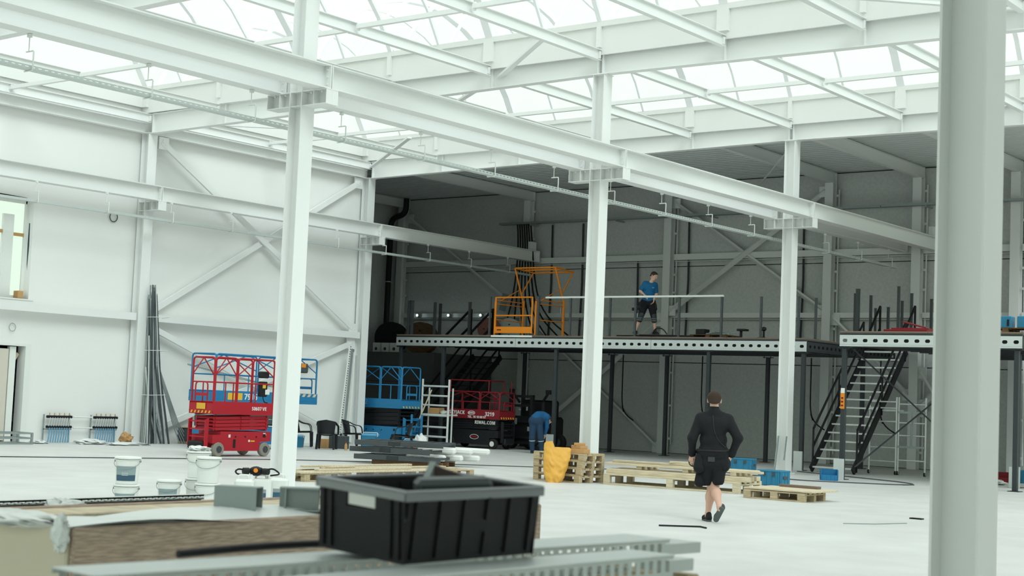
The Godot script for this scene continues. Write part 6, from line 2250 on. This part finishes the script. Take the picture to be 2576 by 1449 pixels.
func walker() -> void:
	var t := thing("person", "man in black sweater and black shorts walking away across the floor", "person", Vector3(-10.75, 0, -18.75), 0.5206)
	# local: x to the right of the picture, z towards the camera; he walks away, so his front is -z
	var HL := Vector3(-0.09, 0.90, 0.0)
	var HR := Vector3(0.05, 0.90, 0.0)
	var KL := Vector3(-0.045, 0.47, -0.10)      # left leg stands
	var AL := Vector3(-0.085, 0.10, -0.07)
	var KR := Vector3(0.0, 0.49, -0.02)         # right leg trails, heel up, crossing behind
	var AR := Vector3(0.075, 0.235, 0.24)
	var SL := Vector3(-0.225, 1.445, 0.0)
	var SR := Vector3(0.155, 1.445, 0.0)
	var EL := Vector3(-0.335, 1.165, 0.06)
	var ER := Vector3(0.305, 1.19, 0.09)
	var WL := Vector3(-0.335, 0.925, -0.07)
	var WR := Vector3(0.215, 0.935, 0.0)
	var HC := Vector3(-0.043, 1.705, -0.02)
	var torso := [[Vector3(-0.12, 1.36, 0), Vector3(0.04, 1.36, 0), 0.125, 0.125], [Vector3(-0.10, 1.15, 0), Vector3(0.02, 1.15, 0), 0.115, 0.115], [Vector3(-0.11, 0.97, 0.0), Vector3(0.04, 0.97, 0.0), 0.125, 0.125], [Vector3(-0.04, 1.38, 0), Vector3(-0.03, 1.0, 0), 0.12, 0.12]]
	var body := torso.duplicate()
	body += [[Vector3(-0.04, 1.47, 0), Vector3(-0.042, 1.62, -0.01), 0.07, 0.064], [SL, SR, 0.06, 0.06]]
	for q in [[SL, EL, WL], [SR, ER, WR]]:
		body.append([q[0], q[1], 0.055, 0.043])
		body.append([q[1], q[2], 0.043, 0.027])
	for q in [[HL, KL, AL, -1], [HR, KR, AR, 1]]:
		body.append([q[0], q[1], 0.085, 0.056])
		body.append([q[1], q[1].lerp(q[2], 0.35), 0.056, 0.064])
		body.append([q[1].lerp(q[2], 0.3) + Vector3(0, 0, 0.012), q[2], 0.064, 0.034])
		body.append([q[2], q[2] + Vector3(0, -0.04, 0), 0.035, 0.035])
	var s := st()
	flesh(s, body, 0.012, 0.04)
	hand(s, WL, Vector3(-0.1, -1, -0.15), Vector3(0.5, 0, -1), 1.0, 0.7)
	hand(s, WR, Vector3(-0.35, -0.9, -0.2), Vector3(-0.8, 0.3, -0.3), -1.0, 0.5)
	head(s, HC, Vector3(0.05, -0.05, -1), Vector3.UP)
	obj("body", s, M.skin, t)
	hair_cap(t, HC, Vector3(0.05, -0.05, -1), Vector3.UP, M.hair)
	eyes(t, HC, Vector3(0.05, -0.05, -1), Vector3.UP)
	# sweater
	var sw := []
	for b in torso: sw.append([b[0], b[1], b[2] + 0.02, b[3] + 0.02])
	sw += [[Vector3(-0.04, 1.48, 0), Vector3(-0.042, 1.59, -0.01), 0.09, 0.072], [Vector3(-0.045, 1.52, 0.01), SL + Vector3(0.0, 0.0, 0), 0.08, 0.072], [Vector3(-0.04, 1.52, 0.01), SR, 0.08, 0.072], [Vector3(-0.18, 1.40, 0.03), Vector3(-0.08, 1.25, 0.05), 0.09, 0.09], [Vector3(0.10, 1.40, 0.03), Vector3(0.0, 1.25, 0.05), 0.09, 0.09]]
	for q in [[SL, EL, WL], [SR, ER, WR]]:
		sw.append([q[0], q[1], 0.082, 0.066])
		sw.append([q[1], q[1].lerp(q[2], 0.9), 0.066, 0.045])
		sw.append([q[1].lerp(q[2], 0.84), q[1].lerp(q[2], 0.92), 0.047, 0.047])
	s = st()
	flesh(s, sw, 0.012, 0.035)
	var swo := obj("sweater", s, M.shirtblack, t)
	s = st()
	tube(s, bent([Vector3(-0.055, 1.50, 0.145), Vector3(-0.04, 1.3, 0.155), Vector3(0.03, 1.13, 0.15), Vector3(0.13, 1.06, 0.10)], 0.1), 0.004, 5)
	obj("seam", s, M.anthracite, swo)
	# shorts
	var sh := [[Vector3(-0.12, 0.95, 0), Vector3(0.045, 0.95, 0), 0.142, 0.142], [HL + Vector3(-0.03, -0.08, 0), HR + Vector3(0.03, -0.08, 0), 0.135, 0.135]]
	sh.append([HL + Vector3(-0.03, -0.05, 0), Vector3(-0.115, 0.575, -0.06), 0.128, 0.098])
	sh.append([HR + Vector3(0.0, -0.05, 0), Vector3(0.045, 0.59, 0.03), 0.12, 0.088])
	s = st()
	flesh(s, sh, 0.012, 0.014, [[Vector3(0, 0.515, 0), Vector3(0.12, -1, 0)], [Vector3(0, 1.03, 0), Vector3(0, 1, 0)]])
	var so := obj("shorts", s, M.shortsblack, t)
	for q in [[Vector3(-0.225, 0.83, 0.06), 0.085], [Vector3(0.13, 0.86, 0.06), 0.07], [Vector3(-0.215, 0.62, -0.02), 0.075]]:
		s = st()
		flesh(s, [[q[0] + Vector3(0, 0.07, 0), q[0] - Vector3(0, 0.07, 0), q[1] * 0.7, q[1]]], 0.012, 0.02)
		obj("pocket", s, M.shirtblack, so)
	s = st()
	cham(s, Vector3(-0.06, 0.88, 0.14), Vector3(0.10, 0.07, 0.01), 0.004)
	obj("patch", s, M.anthracite, so)
	s = st()
	var rr := []
	for k in 25: rr.append(Vector3(-0.038 + cos(TAU * k / 24) * 0.222, 1.0, sin(TAU * k / 24) * 0.148))
	tube(s, rr, 0.02, 6)
	obj("belt", s, M.black, t)
	shoe(t, Vector3(-0.055, 0.0, 0.0), Vector3(-0.145, 0.0, -0.26), Vector3.UP, M.shoedark)
	shoe(t, Vector3(0.115, 0.225, 0.30), Vector3(0.015, 0.005, 0.16), Vector3(0.15, 0.55, -0.85), M.shoe)
	# the drill hanging at his left hand
	var d := thing("cordless_drill", "black cordless drill hanging at the left hand of the walking man", "drill", Vector3(-10.75, 0, -18.75), 0.5206)
	s = st()
	cham(s, Vector3(-0.245, 0.86, -0.13), Vector3(0.07, 0.14, 0.07), 0.02)
	cham(s, Vector3(-0.25, 0.79, -0.13), Vector3(0.10, 0.06, 0.10), 0.02)
	cyl(s, Vector3(-0.25, 0.97, -0.2), Vector3(-0.25, 0.97, -0.06), 0.035, 10)
	obj("body", s, M.black, d)
	s = st()
	var lp := []
	for k in 17: lp.append(Vector3(-0.30 + cos(TAU * k / 16) * 0.075, 0.82 + sin(TAU * k / 16) * 0.06, -0.11))
	tube(s, lp, 0.008, 6)
	obj("cord", s, M.black, d)

func railing_man() -> void:
	var base := Vector3(-24.1, 3.67, -37.75)
	var t := thing("person", "worker in blue T-shirt and black shorts standing on the mezzanine behind the white rail", "person", base, 0.5683)
	var o := Vector3(0, -0.065, 0)
	var HL := Vector3(-0.09, 0.98, 0.02) + o
	var HR := Vector3(0.10, 0.98, 0.02) + o
	var KL := Vector3(-0.20, 0.58, 0.06) + o
	var AL := Vector3(-0.335, 0.175, 0.0) + o
	var KR := Vector3(0.19, 0.57, 0.05) + o
	var AR := Vector3(0.235, 0.175, 0.0) + o
	var SL := Vector3(-0.10, 1.57, 0.0) + o
	var SR := Vector3(0.19, 1.545, -0.02) + o
	var EL := Vector3(-0.235, 1.34, 0.03) + o
	var ER := Vector3(0.235, 1.28, -0.02) + o
	var WL := Vector3(-0.105, 1.215, 0.22) + o
	var WR := Vector3(0.17, 1.09, 0.12) + o
	var HC := Vector3(0.145, 1.80, 0.04) + o
	var face := Vector3(0.75, -0.45, 0.5)
	var up := Vector3(0.3, 0.9, 0.1)
	var torso := [[Vector3(-0.01, 1.47, 0) + o, Vector3(0.10, 1.46, 0) + o, 0.125, 0.125], [Vector3(-0.05, 1.25, 0.01) + o, Vector3(0.06, 1.25, 0.01) + o, 0.115, 0.115], [Vector3(-0.07, 1.05, 0.02) + o, Vector3(0.07, 1.05, 0.02) + o, 0.12, 0.12], [Vector3(0.04, 1.45, 0) + o, Vector3(0.0, 1.08, 0.01) + o, 0.12, 0.12]]
	var body := torso.duplicate()
	body += [[Vector3(0.05, 1.57, 0) + o, Vector3(0.12, 1.71, 0.02) + o, 0.062, 0.058], [SL, SR, 0.06, 0.06]]
	for q in [[SL, EL, WL], [SR, ER, WR]]:
		body.append([q[0], q[1], 0.055, 0.043])
		body.append([q[1], q[2], 0.043, 0.027])
	for q in [[HL, KL, AL], [HR, KR, AR]]:
		body.append([q[0], q[1], 0.088, 0.057])
		body.append([q[1], q[1].lerp(q[2], 0.35) + Vector3(0, 0, -0.015), 0.054, 0.056])
		body.append([q[1].lerp(q[2], 0.3) + Vector3(0, 0, -0.015), q[2], 0.055, 0.034])
		body.append([q[2], q[2] + Vector3(0, -0.05, 0), 0.036, 0.036])
	var s := st()
	flesh(s, body, 0.014, 0.04)
	hand(s, WL, Vector3(0.5, -0.35, 0.5), Vector3(0, -1, 0.1), 1.0, 0.9, 0.005)
	hand(s, WR, Vector3(-0.2, -0.9, 0.2), Vector3(-0.8, 0, 0.3), 1.0, 0.8, 0.005)
	head(s, HC, face, up, 0.007)
	obj("body", s, M.skin, t)
	hair_cap(t, HC, face, up, M.hair)
	eyes(t, HC, face, up)
	var sw := []
	for b in torso: sw.append([b[0], b[1], b[2] + 0.018, b[3] + 0.018])
	sw += [[SL + Vector3(0.03, 0, 0), SR - Vector3(0.03, 0, 0), 0.082, 0.082]]
	for q in [[SL, EL], [SR, ER]]: sw.append([q[0], q[0].lerp(q[1], 0.72), 0.085, 0.076])
	s = st()
	flesh(s, sw, 0.013, 0.03)
	var shirt := obj("t_shirt", s, M.shirtblue, t)
	s = st()
	cham(s, Vector3(0.14, 1.45, 0.14) + o, Vector3(0.07, 0.02, 0.012), 0.003)
	obj("chest_print", s, M.paleblue, shirt)
	var sh := [[Vector3(-0.08, 1.03, 0.02) + o, Vector3(0.09, 1.03, 0.02) + o, 0.14, 0.14], [HL, KL.lerp(HL, 0.1), 0.13, 0.092], [HR, KR.lerp(HR, 0.1), 0.13, 0.092]]
	s = st()
	flesh(s, sh, 0.013, 0.03, [[Vector3(0, 1.10, 0) + o, Vector3(0, 1, 0)]])
	var so := obj("shorts", s, M.shortsblack, t)
	for q in [Vector3(-0.22, 0.93, 0.04), Vector3(0.21, 0.90, 0.04)]:
		s = st()
		flesh(s, [[q + o + Vector3(0, 0.06, 0), q + o - Vector3(0, 0.07, 0), 0.05, 0.07]], 0.013, 0.02)
		obj("pouch", s, M.black, so)
	for q in [[KL, AL], [KR, AR]]:
		s = st()
		flesh(s, [[q[0].lerp(q[1], -0.18), q[0].lerp(q[1], 0.24), 0.088, 0.08]], 0.013, 0.02)
		var kp := obj("knee_pad", s, M.anthracite, t)
		s = st()
		for f in [0.1, 0.24]:
			var rr := []
			var c: Vector3 = q[0].lerp(q[1], f)
			for k in 17: rr.append(c + Vector3(cos(TAU * k / 16), 0, sin(TAU * k / 16)) * 0.088)
			tube(s, rr, 0.007, 5)
		obj("strap", s, M.galvdull, kp)
		s = st()
		flesh(s, [[q[1] + Vector3(0, 0.03, 0), q[1] - Vector3(0, 0.06, 0), 0.045, 0.045]], 0.012, 0.02)
		obj("sock", s, M.black, t)
	shoe(t, AL + Vector3(0.02, -0.11, -0.07), AL + Vector3(-0.05, -0.11, 0.19), Vector3.UP, M.shoedark)
	shoe(t, AR + Vector3(-0.02, -0.11, -0.07), AR + Vector3(0.10, -0.11, 0.18), Vector3.UP, M.shoedark)
	var d := thing("hammer", "tool with a dark head hanging from the belt of the worker on the mezzanine", "hammer", base, 0.5683)
	s = st()
	bar(s, Vector3(-0.26, 0.98, 0.0) + o, Vector3(-0.40, 0.45, 0.02) + o, 0.025, 0.025)
	obj("shaft", s, M.graphite, d)
	s = st()
	cham(s, Vector3(-0.36, 0.80, 0.02) + o, Vector3(0.22, 0.05, 0.05), 0.01)
	cham(s, Vector3(-0.43, 0.80, 0.02) + o, Vector3(0.08, 0.09, 0.07), 0.01)
	cham(s, Vector3(-0.26, 0.97, 0.02) + o, Vector3(0.12, 0.08, 0.06), 0.01)
	obj("head", s, M.black, d)

func bending_man() -> void:
	var t := thing("person", "worker in blue overalls bending down under the mezzanine edge", "person", Vector3(-26.95, 0, -36.45), 0.6363)
	var HL := Vector3(-0.20, 0.90, -0.05)
	var HR := Vector3(-0.02, 0.90, -0.05)
	var KL := Vector3(-0.21, 0.46, -0.02)
	var KR := Vector3(0.05, 0.46, 0.0)
	var AL := Vector3(-0.195, 0.10, -0.06)
	var AR := Vector3(0.085, 0.10, -0.05)
	var SC := Vector3(0.12, 1.10, -0.22)
	var SL := SC + Vector3(-0.10, 0.03, -0.10)
	var SR := SC + Vector3(0.08, 0.0, 0.08)
	var EL := Vector3(0.14, 0.80, -0.34)
	var ER := Vector3(0.215, 0.80, -0.16)
	var WL := Vector3(0.13, 0.58, -0.30)
	var WR := Vector3(0.17, 0.58, -0.18)
	var HC := Vector3(0.25, 1.0, -0.33)
	var face := Vector3(0.35, -0.9, -0.25)
	var up := Vector3(0.8, 0.1, -0.5)
	var torso := [[Vector3(-0.19, 0.97, -0.06), Vector3(-0.03, 0.97, -0.06), 0.135, 0.135], [Vector3(-0.12, 1.05, -0.09), SC, 0.135, 0.13], [SL, SR, 0.09, 0.09], [Vector3(-0.05, 1.13, -0.1), Vector3(0.06, 1.13, -0.18), 0.12, 0.12]]
	var body := torso.duplicate()
	body += [[SC, HC, 0.065, 0.06]]
	for q in [[SL, EL, WL], [SR, ER, WR]]:
		body.append([q[0], q[1], 0.055, 0.043])
		body.append([q[1], q[2], 0.043, 0.027])
	for q in [[HL, KL, AL], [HR, KR, AR]]:
		body.append([q[0], q[1], 0.09, 0.06])
		body.append([q[1], q[2], 0.06, 0.036])
	var s := st()
	flesh(s, body, 0.015, 0.04)
	hand(s, WL, Vector3(0.1, -1, 0), Vector3(-0.3, 0, 1), 1.0, 0.7, 0.005)
	hand(s, WR, Vector3(0, -1, 0), Vector3(-1, 0, -0.2), 1.0, 0.7, 0.005)
	head(s, HC, face, up, 0.008)
	obj("body", s, M.skin, t)
	hair_cap(t, HC, face, up, M.hair)
	eyes(t, HC, face, up)
	var ja := []
	for b in torso.slice(1): ja.append([b[0], b[1], b[2] + 0.022, b[3] + 0.022])
	for q in [[SL, EL, WL], [SR, ER, WR]]:
		ja.append([q[0], q[1], 0.082, 0.066])
		ja.append([q[1], q[1].lerp(q[2], 0.88), 0.064, 0.048])
	s = st()
	flesh(s, ja, 0.014, 0.03)
	obj("jacket", s, M.overall, t)
	var tr := [[torso[0][0], torso[0][1], 0.155, 0.155]]
	for q in [[HL, KL, AL], [HR, KR, AR]]:
		tr.append([q[0], q[1], 0.115, 0.088])
		tr.append([q[1], q[2] + Vector3(0, 0.01, 0), 0.088, 0.068])
	s = st()
	flesh(s, tr, 0.014, 0.03)
	var to := obj("trousers", s, M.overalldark, t)
	for q in [[KL, AL], [KR, AR]]:
		s = st()
		cyl(s, q[0].lerp(q[1], 0.18), q[0].lerp(q[1], 0.24), 0.092, 14)
		obj("reflective_band", s, M.galv, to)
	shoe(t, AL + Vector3(-0.02, -0.10, 0.06), AL + Vector3(0.06, -0.10, -0.2), Vector3.UP, M.shoedark)
	shoe(t, AR + Vector3(-0.02, -0.10, 0.06), AR + Vector3(0.09, -0.10, -0.18), Vector3.UP, M.shoedark)
